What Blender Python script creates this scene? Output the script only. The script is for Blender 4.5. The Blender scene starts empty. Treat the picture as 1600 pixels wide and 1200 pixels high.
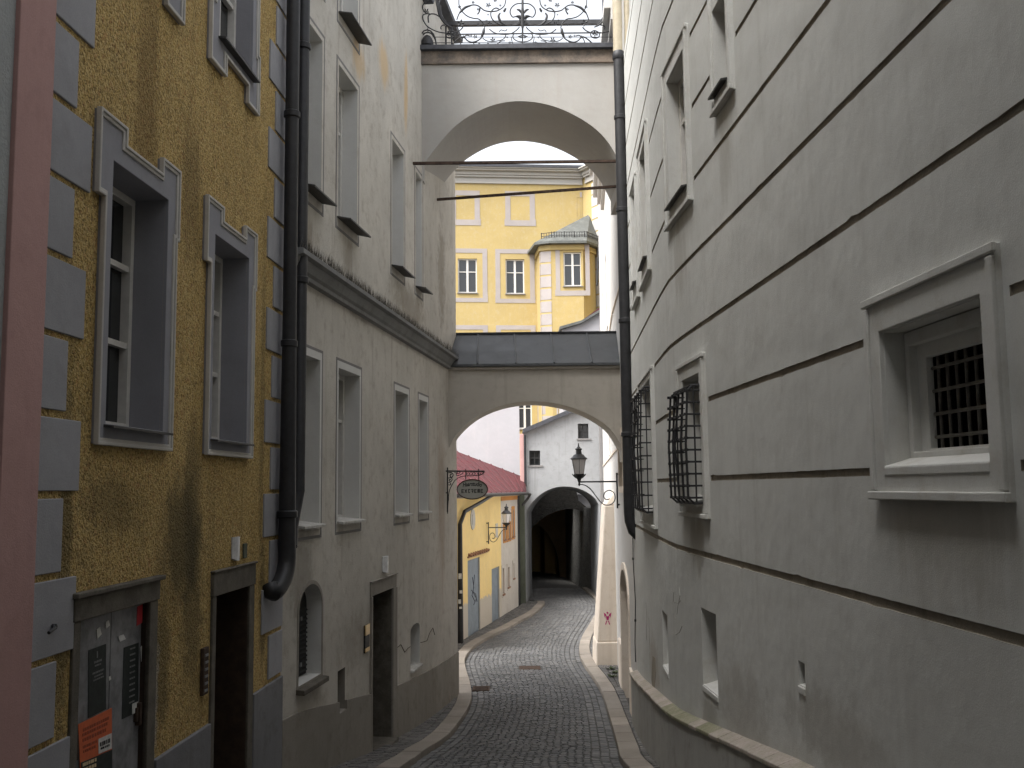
import bpy, bmesh, math, random
from mathutils import Vector, Matrix
from mathutils.geometry import delaunay_2d_cdt
random.seed(7)
SC = bpy.context.scene
COL = SC.collection
R = math.radians

# ------------------------------------------------------------------ camera model (eye at the origin, photo measured at 1600x1200)
F = 1550.0
PITCH = math.atan(162.0 / F)
ROLL = 0.0113
cp, sp, cr, sr = math.cos(PITCH), math.sin(PITCH), math.cos(ROLL), math.sin(ROLL)
FW = Vector((0, cp, sp)); R0 = Vector((1, 0, 0)); U0 = Vector((0, -sp, cp))
UP = U0 * cr + R0 * sr
RT = R0 * cr - U0 * sr
K = F / cp
def ray(px, py): return FW + RT * ((px - 800) / F) + UP * ((600 - py) / F)
def at(px, py, Y):
    d = ray(px, py); return d * (Y / d.y)
def lerp(a, b, t): return a + (b - a) * t

# ------------------------------------------------------------------ ground height along the street
GP = [(-30, -1.5), (-4, -1.5), (0, -1.65), (5.7, -2.5), (9.2, -3.0), (12.9, -3.54), (14.55, -3.8), (15.9, -3.97), (19.9, -4.32), (22, -4.4),
      (26, -4.45), (32, -4.52), (40, -4.6), (60, -4.7), (400, -4.7)]
def interp(T, x):
    if x <= T[0][0]: return T[0][1]
    for i in range(len(T) - 1):
        if x <= T[i + 1][0]:
            x0, y0 = T[i]; x1, y1 = T[i + 1]
            m = (y1 - y0) / (x1 - x0)
            def sl(j):
                if j <= 0 or j >= len(T) - 1: return 0 if j <= 0 else (T[-1][1] - T[-2][1]) / (T[-1][0] - T[-2][0])
                a = (T[j][1] - T[j - 1][1]) / (T[j][0] - T[j - 1][0]); b = (T[j + 1][1] - T[j][1]) / (T[j + 1][0] - T[j][0])
                return 0 if a * b <= 0 else 2 * a * b / (a + b)
            h = x1 - x0; t = (x - x0) / h; m0, m1 = sl(i), sl(i + 1)
            return (2*t**3 - 3*t*t + 1) * y0 + (t**3 - 2*t*t + t) * h * m0 + (-2*t**3 + 3*t*t) * y1 + (t**3 - t*t) * h * m1
    return T[-1][1]
def g(y): return interp(GP, y)
def ghit(px, py, dz=0.0):
    d = ray(px, py); lo, hi = 1.0, 200.0
    for _ in range(60):
        mid = (lo + hi) / 2
        if d.z / d.y * mid > g(mid) + dz: lo = mid
        else: hi = mid
    return d * (lo / d.y)

# ------------------------------------------------------------------ mesh builder
class Wall:
    """a vertical wall along a street polyline; s runs away from the camera, d sticks out into the street"""
    def __init__(s, pts, side):
        s.pts = [Vector(p) for p in pts]; s.side = side
        s.S = [0.0]
        for a, b in zip(s.pts, s.pts[1:]): s.S.append(s.S[-1] + (b - a).length)
        s.n = []
        for a, b in zip(s.pts, s.pts[1:]):
            u = (b - a).normalized(); s.n.append(Vector((u.y, -u.x)) * side)
        s.vn = [s.n[0]] + [(p + q).normalized() for p, q in zip(s.n, s.n[1:])] + [s.n[-1]]
    def seg(s, q):
        i = 0
        while i < len(s.n) - 1 and q > s.S[i + 1]: i += 1
        return i
    def P(s, q, z, d=0.0):
        i = s.seg(q); t = (q - s.S[i]) / (s.S[i + 1] - s.S[i])
        p = s.pts[i].lerp(s.pts[i + 1], t)
        n = s.vn[i].lerp(s.vn[i + 1], min(max(t, 0), 1)) if len(s.n) > 1 else s.n[0]
        return Vector((p.x + n.x * d, p.y + n.y * d, z))
    def hit(s, px, py, d=0.0):
        r = ray(px, py); best = None
        for i in range(len(s.n)):
            a = s.pts[i] + s.n[i] * d; n = s.n[i]; den = r.x * n.x + r.y * n.y
            if abs(den) < 1e-9: continue
            t = (a.x * n.x + a.y * n.y) / den
            if t <= 0: continue
            h = r * t; L = s.S[i + 1] - s.S[i]
            q = (Vector((h.x, h.y)) - a).dot((s.pts[i + 1] - s.pts[i]) / L)
            lo = -1e9 if i == 0 else -0.03; hi = 1e9 if i == len(s.n) - 1 else L + 0.03
            if lo <= q <= hi: return (s.S[i] + q, h.z)
            if best is None: best = (s.S[i] + q, h.z)
        return best
    def s(s_, px, py=700, d=0.0): return s_.hit(px, py, d)[0]
    def z(s_, px, py, d=0.0): return s_.hit(px, py, d)[1]
    def sY(s, y):
        for i in range(len(s.n)):
            a, b = s.pts[i], s.pts[i + 1]
            if y <= b.y or i == len(s.n) - 1: return s.S[i] + (y - a.y) / (b.y - a.y) * (s.S[i + 1] - s.S[i])
    def breaks(s, a, b): return [q for q in s.S[1:-1] if min(a, b) + 1e-4 < q < max(a, b) - 1e-4]

def split_loop(W, lp):
    out = []
    for (a, b) in zip(lp, lp[1:] + lp[:1]):
        out.append(a)
        bs = W.breaks(a[0], b[0])
        if a[0] > b[0]: bs = bs[::-1]
        for q in bs: out.append((q, lerp(a[1], b[1], (q - a[0]) / (b[0] - a[0]))))
    return out
def inside(p, lp):
    c = False; x, y = p
    for (x0, y0), (x1, y1) in zip(lp, lp[1:] + lp[:1]):
        if (y0 > y) != (y1 > y) and x < (x1 - x0) * (y - y0) / (y1 - y0) + x0: c = not c
    return c
def rect(s0, s1, z0, z1): return [(s0, z0), (s1, z0), (s1, z1), (s0, z1)]
def offset(lp, w):
    """grow (w>0) or shrink a simple polygon"""
    A = sum(a[0] * b[1] - b[0] * a[1] for a, b in zip(lp, lp[1:] + lp[:1]))
    sg = 1 if A > 0 else -1; n = len(lp); out = []
    for i in range(n):
        p0, p1, p2 = Vector(lp[i - 1]), Vector(lp[i]), Vector(lp[(i + 1) % n])
        e1, e2 = (p1 - p0).normalized(), (p2 - p1).normalized()
        n1, n2 = Vector((e1.y, -e1.x)) * sg, Vector((e2.y, -e2.x)) * sg
        k = n1 + n2; q = p1 + k * (w * 2 / max(k.length_squared, 0.3) if k.length_squared > 1e-6 else 0)
        out.append((q.x, q.y))
    return out

class MB:
    def __init__(s): s.v = []; s.f = []; s.m = []
    def face(s, pts, m=0):
        i = len(s.v); s.v += [Vector(p) for p in pts]; s.f.append(list(range(i, i + len(pts)))); s.m.append(m)
    def hexa(s, p, m=0):
        i = len(s.v); s.v += [Vector(q) for q in p]
        for q in ((0, 3, 2, 1), (4, 5, 6, 7), (0, 1, 5, 4), (1, 2, 6, 5), (2, 3, 7, 6), (3, 0, 4, 7)): s.f.append([i + k for k in q]); s.m.append(m)
    def box(s, a, b, m=0):
        x0, y0, z0 = a; x1, y1, z1 = b
        s.hexa([(x0, y0, z0), (x1, y0, z0), (x1, y1, z0), (x0, y1, z0), (x0, y0, z1), (x1, y0, z1), (x1, y1, z1), (x0, y1, z1)], m)
    def wbox(s, W, s0, s1, z0, z1, d0, d1, m=0):
        s.hexa([W.P(s0, z0, d0), W.P(s1, z0, d0), W.P(s1, z0, d1), W.P(s0, z0, d1), W.P(s0, z1, d0), W.P(s1, z1, d0), W.P(s1, z1, d1), W.P(s0, z1, d1)], m)
    def fill(s, W, outer, holes, d, m=0):
        outer = split_loop(W, outer); holes = [split_loop(W, h) for h in holes]
        pts = []; ed = []
        for lp in [outer] + holes:
            i = len(pts); pts += [Vector(p) for p in lp]; n = len(lp)
            ed += [(i + k, i + (k + 1) % n) for k in range(n)]
        smin = min(p[0] for p in outer); smax = max(p[0] for p in outer); zmin = min(p[1] for p in outer) - 1; zmax = max(p[1] for p in outer) + 1
        for q in W.breaks(smin, smax):
            i = len(pts); pts += [Vector((q, zmin)), Vector((q, zmax))]; ed.append((i, i + 1))
        vs, es, fs, *_ = delaunay_2d_cdt(pts, ed, [], 0, 1e-6)
        i = len(s.v); s.v += [W.P(p.x, p.y, d) for p in vs]
        for f in fs:
            c = (sum(vs[k].x for k in f) / len(f), sum(vs[k].y for k in f) / len(f))
            if inside(c, outer) and not any(inside(c, h) for h in holes): s.f.append([i + k for k in f]); s.m.append(m)
    def sides(s, W, lp, d0, d1, m=0):
        lp = split_loop(W, lp)
        for a, b in zip(lp, lp[1:] + lp[:1]): s.face([W.P(*a, d0), W.P(*b, d0), W.P(*b, d1), W.P(*a, d1)], m)
    def plate(s, W, outer, holes, d0, d1, m=0, ms=None, hd=None):
        s.fill(W, outer, holes, d1, m); ms = m if ms is None else ms
        s.sides(W, outer, d0, d1, ms)
        for lp in holes: s.sides(W, lp, hd if hd is not None else (d0 if d1 <= 0 else max(d0, .0005)), d1, ms)
    def tube(s, path, r, n=8, m=0, caps=True):
        path = [Vector(p) for p in path]; N = len(path)
        rs = r if isinstance(r, (list, tuple)) else [r] * N
        T = [(path[min(i + 1, N - 1)] - path[max(i - 1, 0)]).normalized() for i in range(N)]
        a = Vector((0, 0, 1)) if abs(T[0].z) < 0.9 else Vector((0, 1, 0))
        nn = (a - T[0] * a.dot(T[0])).normalized(); i0 = len(s.v)
        for i in range(N):
            nn = (nn - T[i] * nn.dot(T[i])).normalized(); bb = T[i].cross(nn)
            for k in range(n):
                an = 2 * math.pi * k / n; s.v.append(path[i] + (nn * math.cos(an) + bb * math.sin(an)) * rs[i])
        for i in range(N - 1):
            for k in range(n):
                a0 = i0 + i * n; s.f.append([a0 + k, a0 + (k + 1) % n, a0 + n + (k + 1) % n, a0 + n + k]); s.m.append(m)
        if caps:
            s.f.append([i0 + k for k in range(n)][::-1]); s.m.append(m); s.f.append([i0 + (N - 1) * n + k for k in range(n)]); s.m.append(m)
    def lathe(s, c, prof, n=12, m=0):
        c = Vector(c); i0 = len(s.v)
        for (r, z) in prof:
            for k in range(n):
                an = 2 * math.pi * (k + .5) / n; s.v.append(c + Vector((r * math.cos(an), r * math.sin(an), z)))
        for i in range(len(prof) - 1):
            for k in range(n):
                a0 = i0 + i * n; s.f.append([a0 + k, a0 + (k + 1) % n, a0 + n + (k + 1) % n, a0 + n + k]); s.m.append(m)
        s.f.append([i0 + k for k in range(n)][::-1]); s.m.append(m)
        s.f.append([i0 + (len(prof) - 1) * n + k for k in range(n)]); s.m.append(m)
    def build(s, name, mats, parent=None, loc=None, smooth=None, bevel=0, label=None, recalc=True):
        mats = mats if isinstance(mats, (list, tuple)) else [mats]
        root = parent
        while root is not None and root.parent is not None: root = root.parent
        off = Vector(root.location) if root is not None else Vector(loc if loc is not None else (0, 0, 0))
        me = bpy.data.meshes.new(name); me.from_pydata([tuple(v - off) for v in s.v], [], s.f)
        for mm in mats: me.materials.append(mm)
        me.polygons.foreach_set('material_index', s.m)
        if recalc:
            b = bmesh.new(); b.from_mesh(me)
            bmesh.ops.remove_doubles(b, verts=b.verts, dist=1e-5)
            bmesh.ops.recalc_face_normals(b, faces=b.faces); b.to_mesh(me); b.free()
        if smooth:
            me.polygons.foreach_set('use_smooth', [True] * len(me.polygons)); me.set_sharp_from_angle(angle=R(smooth))
        me.update()
        o = bpy.data.objects.new(name, me); COL.objects.link(o)
        if parent is not None: o.parent = parent
        else: o.location = off
        if bevel:
            bv = o.modifiers.new('edge', 'BEVEL'); bv.width = bevel; bv.segments = 2; bv.limit_method = 'ANGLE'; bv.angle_limit = R(40)
        if label: o['label'] = label
        return o
def thing(name, label, cat, loc, group=None):
    o = bpy.data.objects.new(name, None); COL.objects.link(o); o.location = loc; o.empty_display_size = .2
    return tag(o, label, cat, group)
def tag(o, label, cat, group=None):
    o['label'] = label; o['category'] = cat
    if group: o['group'] = group
    return o
def struct(o): o['kind'] = 'structure'; return o
def base(v): return (v[0], v[1], g(v[1]))

# ------------------------------------------------------------------ materials
class NT:
    def __init__(s, name):
        s.mat = bpy.data.materials.new(name); s.mat.use_nodes = True; s.t = s.mat.node_tree; s.n = s.t.nodes; s.b = s.n['Principled BSDF']
        s.co = s.n.new('ShaderNodeTexCoord').outputs['Object']
    def lk(s, a, b): s.t.links.new(a, b)
    def noise(s, scale, detail=4, rough=.6, vec=None, dist=0):
        n = s.n.new('ShaderNodeTexNoise'); n.inputs['Scale'].default_value = scale; n.inputs['Detail'].default_value = detail
        n.inputs['Roughness'].default_value = rough; n.inputs['Distortion'].default_value = dist; s.lk(vec or s.co, n.inputs['Vector']); return n.outputs['Fac']
    def voro(s, scale, feat='F1', vec=None, out='Distance', rnd=1):
        n = s.n.new('ShaderNodeTexVoronoi'); n.feature = feat; n.inputs['Scale'].default_value = scale; n.inputs['Randomness'].default_value = rnd
        s.lk(vec or s.co, n.inputs['Vector']); return n.outputs[out]
    def stretch(s, sx, sy, sz):
        n = s.n.new('ShaderNodeMapping'); n.inputs['Scale'].default_value = (sx, sy, sz); s.lk(s.co, n.inputs['Vector']); return n.outputs['Vector']
    def ramp(s, fac, a, b, ca=0.0, cb=1.0):
        n = s.n.new('ShaderNodeMapRange'); n.interpolation_type = 'SMOOTHSTEP'
        for k, v in zip(('From Min', 'From Max', 'To Min', 'To Max'), (a, b, ca, cb)): n.inputs[k].default_value = v
        s.lk(fac, n.inputs['Value']); return n.outputs['Result']
    def math(s, op, a, b):
        n = s.n.new('ShaderNodeMath'); n.operation = op
        for k, v in enumerate((a, b)):
            if isinstance(v, (int, float)): n.inputs[k].default_value = v
            else: s.lk(v, n.inputs[k])
        return n.outputs[0]
    def mix(s, fac, a, b, mode='MIX'):
        n = s.n.new('ShaderNodeMix'); n.data_type = 'RGBA'; n.blend_type = mode
        if isinstance(fac, (int, float)): n.inputs[0].default_value = fac
        else: s.lk(fac, n.inputs[0])
        for k, v in ((6, a), (7, b)):
            if isinstance(v, (tuple, list)): n.inputs[k].default_value = (*v[:3], 1)
            else: s.lk(v, n.inputs[k])
        return n.outputs[2]
    def sep(s, vec=None):
        n = s.n.new('ShaderNodeSeparateXYZ'); s.lk(vec or s.co, n.inputs[0]); return n.outputs
    def bump(s, h, strength, dist, prev=None):
        n = s.n.new('ShaderNodeBump'); n.inputs['Strength'].default_value = strength; n.inputs['Distance'].default_value = dist
        s.lk(h, n.inputs['Height'])
        if prev is not None: s.lk(prev, n.inputs['Normal'])
        return n.outputs['Normal']
    def done(s, col, rough=.9, nrm=None, spec=.3, metal=0):
        if isinstance(col, tuple): s.b.inputs['Base Color'].default_value = (*col[:3], 1)
        else: s.lk(col, s.b.inputs['Base Color'])
        if isinstance(rough, (int, float)): s.b.inputs['Roughness'].default_value = rough
        else: s.lk(rough, s.b.inputs['Roughness'])
        s.b.inputs['Specular IOR Level'].default_value = spec; s.b.inputs['Metallic'].default_value = metal
        if nrm is not None: s.lk(nrm, s.b.inputs['Normal'])
        return s.mat
def sc(c, k): return tuple(min(1, x * k) for x in c)

def add_spots(t, col, spots):
    """stains with a place and a shape of their own: (centre, radii, colour, amount, noise scale, streaky)"""
    for c, r, k, amt, ns, streaky in spots:
        n = t.n.new('ShaderNodeVectorMath'); n.operation = 'SUBTRACT'; t.lk(t.co, n.inputs[0]); n.inputs[1].default_value = c
        d = t.n.new('ShaderNodeVectorMath'); d.operation = 'DIVIDE'; t.lk(n.outputs[0], d.inputs[0]); d.inputs[1].default_value = r
        l = t.n.new('ShaderNodeVectorMath'); l.operation = 'LENGTH'; t.lk(d.outputs[0], l.inputs[0])
        nz = t.noise(ns, 5, .7, t.stretch(1, 1, .15) if streaky else None)
        f = t.math('ADD', l.outputs['Value'], t.math('MULTIPLY', t.math('SUBTRACT', nz, .5), 1.7))
        col = t.mix(t.ramp(f, .35, 1.05, amt, 0), col, k)
    return col
def plaster(name, c, var=.14, stain=(.2, .17, .13), stain_amt=.35, streak_amt=.35, bs=70, bstr=.35, bdist=.01, undul=.25, peel=None, rough=.92, blotch=.6, spots=()):
    t = NT(name)
    big = t.noise(blotch, 5, .65); mid = t.noise(4.5, 5, .7); fine = t.noise(bs, 4, .7)
    streak = t.noise(1, 5, .65, t.stretch(5, 5, .35))
    col = t.mix(t.ramp(big, .3, .7), sc(c, 1 - var), sc(c, 1 + var * .6))
    col = t.mix(t.math('MULTIPLY', t.ramp(mid, .48, .72), stain_amt), col, tuple(lerp(c[i], stain[i], .75) for i in range(3)))
    col = t.mix(t.math('MULTIPLY', t.ramp(streak, .52, .74), streak_amt), col, tuple(lerp(c[i], stain[i], .7) for i in range(3)))
    col = t.mix(t.ramp(fine, .35, .65, .16, 0), col, sc(c, .6))
    if peel:
        z0, w, c2 = peel
        z = t.math('ADD', t.sep()[2], t.math('MULTIPLY', t.math('SUBTRACT', t.noise(1.3, 6, .7), .5), w))
        col = t.mix(t.ramp(z, z0 - .04, z0 + .04, 1, 0), col, c2)
    col = add_spots(t, col, spots)
    nr = t.bump(t.noise(2.2, 3, .5), undul, .06)
    nr = t.bump(fine, bstr, bdist, nr)
    return t.done(col, rough, nr, .25)

def roughcast(name, spots=()):
    """ochre throw-on render: dark pits, greenish and reddish grains"""
    t = NT(name)
    big = t.noise(.7, 5, .7); mid = t.noise(3.2, 5, .75)
    grain = t.noise(30, 3, .8); pit = t.noise(45, 2, .6, None, .6)
    streak = t.noise(1, 5, .7, t.stretch(4, 4, .3))
    c = t.mix(t.ramp(big, .3, .7), (.44, .3, .1), (.56, .39, .15))
    c = t.mix(t.ramp(grain, .38, .66), c, (.64, .48, .22))
    c = t.mix(t.math('MULTIPLY', t.ramp(t.noise(24, 2, .6, t.stretch(1.1, .9, 1)), .55, .68), .5), c, (.42, .2, .09))
    c = t.mix(t.math('MULTIPLY', t.ramp(mid, .5, .75), .55), c, (.27, .21, .095))
    c = t.mix(t.math('MULTIPLY', t.ramp(streak, .53, .74), .5), c, (.26, .19, .08))
    c = t.mix(t.ramp(pit, .36, .5, .62, 0), c, (.09, .065, .028))
    c = add_spots(t, c, spots)
    nr = t.bump(t.noise(45, 2, .6, None, .6), .95, .035); nr = t.bump(grain, .5, .02, nr)
    return t.done(c, .95, nr, .15)

def simple(name, c, rough=.6, spec=.4, metal=0, var=.15, ns=8, bump=0, bd=.004):
    t = NT(name); n = t.noise(ns, 5, .7)
    col = t.mix(t.ramp(n, .3, .7), sc(c, 1 - var), sc(c, 1 + var))
    return t.done(col, rough, t.bump(t.noise(ns * 6, 3, .6), bump, bd) if bump else None, spec, metal)

def stone(name, c, c2, ns=6, bump=.5, rough=.85):
    t = NT(name); n = t.noise(ns, 6, .75); f = t.noise(ns * 12, 3, .8)
    col = t.mix(t.ramp(n, .35, .65), c, c2); col = t.mix(t.ramp(f, .4, .7, 0, .35), col, sc(c, .45))
    return t.done(col, rough, t.bump(f, bump, .01), .3)

def island(name, cols, rough=.6, bump=.4):
    """setts and slabs: every stone its own tint"""
    t = NT(name); ge = t.n.new('ShaderNodeNewGeometry').outputs['Random Per Island']
    cr_ = t.n.new('ShaderNodeValToRGB'); cr_.color_ramp.interpolation = 'LINEAR'
    el = cr_.color_ramp.elements
    el[0].position = 0; el[0].color = (*cols[0], 1); el[1].position = 1; el[1].color = (*cols[-1], 1)
    for i, c in enumerate(cols[1:-1]): e = el.new((i + 1) / (len(cols) - 1)); e.color = (*c, 1)
    t.lk(ge, cr_.inputs[0])
    col = t.mix(t.ramp(t.noise(1.1, 5, .7), .35, .7, 0, .55), cr_.outputs[0], sc(cols[0], .6))
    col = t.mix(t.ramp(t.noise(60, 3, .8), .45, .7, 0, .4), col, sc(cols[0], .5))
    return t.done(col, rough, t.bump(t.noise(90, 3, .7), bump, .006), .4)

def rubble(name, c):
    t = NT(name); v = t.stretch(1, 1, 1.6)
    e = t.voro(7.5, 'DISTANCE_TO_EDGE', v); cc = t.voro(7.5, 'F1', v, 'Color')
    hs = t.n.new('ShaderNodeHueSaturation'); hs.inputs['Saturation'].default_value = 0; t.lk(cc, hs.inputs['Color'])
    col = t.mix(.5, c, hs.outputs[0], 'MULTIPLY'); col = t.mix(t.ramp(e, 0, .08, 1, 0), col, sc(c, .45))
    return t.done(col, .9, t.bump(t.ramp(e, 0, .12), .8, .04), .2)

def sheet_metal(name, c, seam_axis=None, rough=.45):
    t = NT(name); n = t.noise(3, 6, .7); f = t.noise(1, 4, .7, t.stretch(8, 8, 1))
    col = t.mix(t.ramp(n, .35, .7), sc(c, .7), sc(c, 1.25)); col = t.mix(t.ramp(f, .55, .7, 0, .4), col, sc(c, .5))
    return t.done(col, t.ramp(n, .3, .7, rough - .1, rough + .2), t.bump(t.noise(5, 3, .5), .2, .01), .5)

M = {}
M['quoin'] = plaster('grey_quoin_paint', (.34, .34, .36), .14, (.2, .19, .18), .3, .35, 80, .25)
M['frame_grey'] = plaster('grey_frame_paint', (.29, .29, .315), .08, (.18, .17, .17), .25, .25, 90, .15)
M['frame_light'] = plaster('pale_moulding_paint', (.52, .5, .47), .08, (.3, .27, .22), .3, .3, 90, .15)
M['plinth_grey'] = plaster('grey_plinth_cement', (.21, .21, .22), .15, (.1, .09, .08), .5, .5, 60, .4)
M['pink'] = plaster('dusty_pink_plaster', (.5, .31, .29), .08, (.25, .13, .12), .25, .2, 90, .3)
M['pale_grey'] = plaster('pale_grey_roughcast', (.42, .44, .44), .1, (.25, .24, .22), .3, .2, 40, .7, .02)
M['greyplinth'] = plaster('taupe_plinth_plaster', (.3, .275, .24), .15, (.13, .11, .09), .5, .5, 50, .5)
M['reveal'] = plaster('white_reveal_paint', (.62, .615, .59), .05, (.45, .42, .38), .2, .2, 90, .15)
M['band'] = plaster('dark_band_paint', (.235, .225, .22), .1, (.15, .14, .13), .3, .3, 60, .4)
M['cornice'] = plaster('grey_cornice_cement', (.22, .22, .215), .15, (.1, .09, .08), .5, .4, 60, .4)
M['net'] = simple('dark_bird_net', (.1, .09, .075), .95, .1, 0, .5, 60, .9, .03)
M['groove'] = plaster('brown_grey_groove', (.36, .325, .27), .25, (.08, .07, .05), .6, .3, 60, .5)  # browner and darker than the wall around the grooves
M['rightframe'] = plaster('cream_frame_render', (.62, .618, .59), .08, (.33, .28, .2), .35, .3, 100, .25)
M['rightplinth'] = plaster('pale_grey_plinth_render', (.4, .395, .37), .12, (.18, .17, .14), .5, .55, 70, .4)
M['ledge'] = stone('pinkish_ledge_stone', (.42, .36, .32), (.3, .28, .22), 3)
M['moss'] = stone('mossy_ledge_stone', (.2, .2, .12), (.3, .28, .21), 5)
M['whitehouse'] = plaster('bright_white_render', (.6, .585, .56), .05, (.55, .48, .42), .3, .3, 90, .25)
M['tan'] = plaster('tan_base_render', (.76, .67, .57), .07, (.5, .4, .3), .4, .4, 80, .3)
M['smallyellow'] = plaster('peeling_yellow_paint', (.85, .64, .28), .07, (.62, .5, .32), .35, .3, 70, .3, peel=(1.0, .9, (.5, .45, .38)))
M['smallwhite'] = plaster('offwhite_plaster', (.56, .52, .47), .1, (.4, .33, .25), .4, .3, 60, .4)
M['cream'] = plaster('cream_plaster', (.62, .53, .4), .1, (.4, .3, .2), .4, .3, 60, .4)
M['orange'] = plaster('faded_orange_paint', (.55, .26, .08), .15, (.3, .14, .06), .4, .3, 60, .3)
M['gate'] = plaster('pale_grey_gate_plaster', (.31, .315, .32), .1, (.15, .145, .14), .4, .55, 60, .3)
M['bigwhite'] = plaster('cool_white_plaster', (.43, .42, .435), .05, (.55, .5, .5), .25, .3, 60, .2)
M['farwall'] = plaster('sunny_yellow_plaster', (.44, .335, .145), .07, (.46, .385, .25), .6, .4, 30, .2, blotch=.4)
M['farband'] = plaster('lilac_grey_band', (.36, .325, .31), .08, (.42, .35, .27), .4, .3, 40, .2)
M['farcornice'] = plaster('pale_cornice_paint', (.42, .4, .37), .05, (.3, .42, .38), .3, .2, 40, .1)
M['bridge'] = plaster('warm_bridge_plaster', (.4, .385, .36), .07, (.36, .31, .26), .25, .3, 90, .25)
M['bridge2'] = plaster('taupe_bridge_plaster', (.5, .465, .41), .1, (.28, .24, .19), .35, .4, 80, .3)
M['coping'] = stone('stained_coping_stone', (.25, .2, .16), (.11, .1, .09), 2.2)
M['lead'] = sheet_metal('weathered_lead_sheet', (.085, .09, .095), rough=.5)
M['redroof'] = sheet_metal('dark_red_sheet_roof', (.075, .011, .014), rough=.75)
M['copper'] = sheet_metal('grey_green_copper', (.1, .105, .098), rough=.65)
M['iron'] = simple('black_iron', (.028, .028, .03), .55, .4, 0, .3, 20, .2)
M['pipe'] = simple('black_downpipe_paint', (.02, .02, .022), .5, .4, 0, .25, 10, .15)
M['pipe_beige'] = simple('beige_downpipe_paint', (.36, .31, .22), .5, .4, 0, .1)
M['orangeink'] = simple('dark_orange_ink', (.33, .07, .03), .6)
M['scuff'] = simple('scuffed_plaster', (.3, .28, .24), .95, .1)
M['greyiron'] = simple('dusty_grey_iron', (.13, .12, .105), .75, .3, 0, .3, 15)
M['rust'] = simple('rusty_iron', (.06, .04, .03), .8, .2, 0, .4, 15, .3)
M['glass'] = simple('dark_window_glass', (.018, .02, .022), .06, .6, 0, .1)
M['black'] = simple('dark_interior', (.012, .012, .012), .95, .1)  # flat black for unlit hollows, darkness held in the colour; also a door
M['white_wood'] = simple('white_casement_paint', (.62, .6, .56), .5, .4, 0, .07, 10)
M['sillmetal'] = simple('dark_sill_metal', (.04, .038, .036), .55, .4, 0, .3, 12)
M['sillwhite'] = stone('dirty_white_sill', (.6, .59, .56), (.42, .4, .36), 8, .3)
M['steel_door'] = simple('grey_steel_door', (.2, .2, .208), .6, .4, 0, .4, 4, .2)
M['bluedoor'] = simple('blue_grey_door', (.2, .235, .27), .6, .4, 0, .15, 3, .1)
M['brown_door'] = simple('dark_brown_door', (.05, .032, .022), .55, .4, 0, .3, 8, .2)
M['doorstone'] = stone('dark_door_stone', (.15, .135, .11), (.09, .08, .065), 5)
M['louvre'] = simple('dark_louvre_wood', (.03, .03, .03), .7, .3, 0, .25, 10)
M['brass'] = simple('brass_plate', (.6, .42, .18), .35, .5, .6, .15)
M['enamel'] = simple('white_enamel', (.6, .6, .6), .25, .5)
M['blueink'] = simple('dark_blue_ink', (.03, .035, .06), .5)
M['paper_dark'] = simple('black_poster_paper', (.016, .022, .02), .6, .3, 0, .4, 20)
M['paper_orange'] = simple('orange_poster_paper', (.6, .13, .045), .6, .3, 0, .1, 20)
M['paper_red'] = simple('red_sticker', (.5, .04, .05), .5)
M['paper_white'] = simple('white_paper', (.6, .6, .58), .7, .2, 0, .15, 20)
M['ink'] = simple('black_ink', (.015, .015, .015), .6)
M['inkgrey'] = simple('faded_ink', (.2, .2, .2), .7)
M['cream_ink'] = simple('cream_ink', (.62, .5, .3), .7)
M['signface'] = simple('grey_sign_face', (.4, .4, .36), .5, .4, 0, .06)
M['signrim'] = simple('brown_sign_rim', (.06, .03, .02), .5)
M['magenta'] = simple('magenta_spray_paint', (.45, .02, .16), .7)
M['lampglass'] = NT('lamp_glass').done((.92, .89, .89), .2, None, .8)
_b = M['lampglass'].node_tree.nodes['Principled BSDF']; _b.inputs['Transmission Weight'].default_value = .2; _b.inputs['Roughness'].default_value = .2
M['lampmetal'] = simple('grey_lamp_metal', (.11, .115, .12), .5, .5, 0, .25, 12)
M['granite'] = island('granite_kerb', [(.25, .22, .185), (.3, .265, .23), (.34, .3, .255)], .75, .4)
M['sett'] = island('granite_setts', [(.132, .133, .136), (.153, .153, .154), (.172, .171, .168), (.197, .195, .191)], .72, .4)
M['sett2'] = island('pavement_setts', [(.1, .098, .095), (.15, .145, .138), (.2, .19, .18)], .65, .5)
M['joint'] = simple('joint_sand', (.1, .096, .09), .95, .1, 0, .4, 20, .4)
M['earth'] = simple('ground_earth', (.12, .11, .1), .95, .1, 0, .3, 3, .4, .02)
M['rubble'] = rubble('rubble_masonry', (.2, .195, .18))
M['darkstone'] = rubble('dark_masonry', (.075, .07, .062))  # evenly dark stone for the arch, vault and passage side
M['tunnelochre'] = plaster('dark_ochre_plaster', (.19, .13, .07), .2, (.08, .09, .06), .6, .4, 40, .5)  # dark ochre of the passage end wall
M['slate'] = simple('dark_roof_edge', (.05, .052, .06), .6, .4, 0, .25)
M['greenpier'] = plaster('shaded_pier_dull_green', (.12, .13, .1), .2, (.06, .07, .04), .5, .5, 50, .4)  # dark tone holds the shadow on the pier face; also colours a plaque
M['tile'] = simple('pale_terracotta', (.3, .17, .11), .85, .2, 0, .3, 15)
M['leaf'] = simple('weed_leaf', (.05, .065, .03), .7, .2, 0, .4, 40)
M['crack'] = simple('dark_crack_line', (.12, .1, .085), .95, .1)  # even dark tone of the drawn cracks
M['rustrun'] = simple('rust_run_stain', (.5, .38, .22), .92, .1, 0, .1, 20)
SKY, SUN, EXPO = 0.13, 1.5, 1.75
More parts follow.
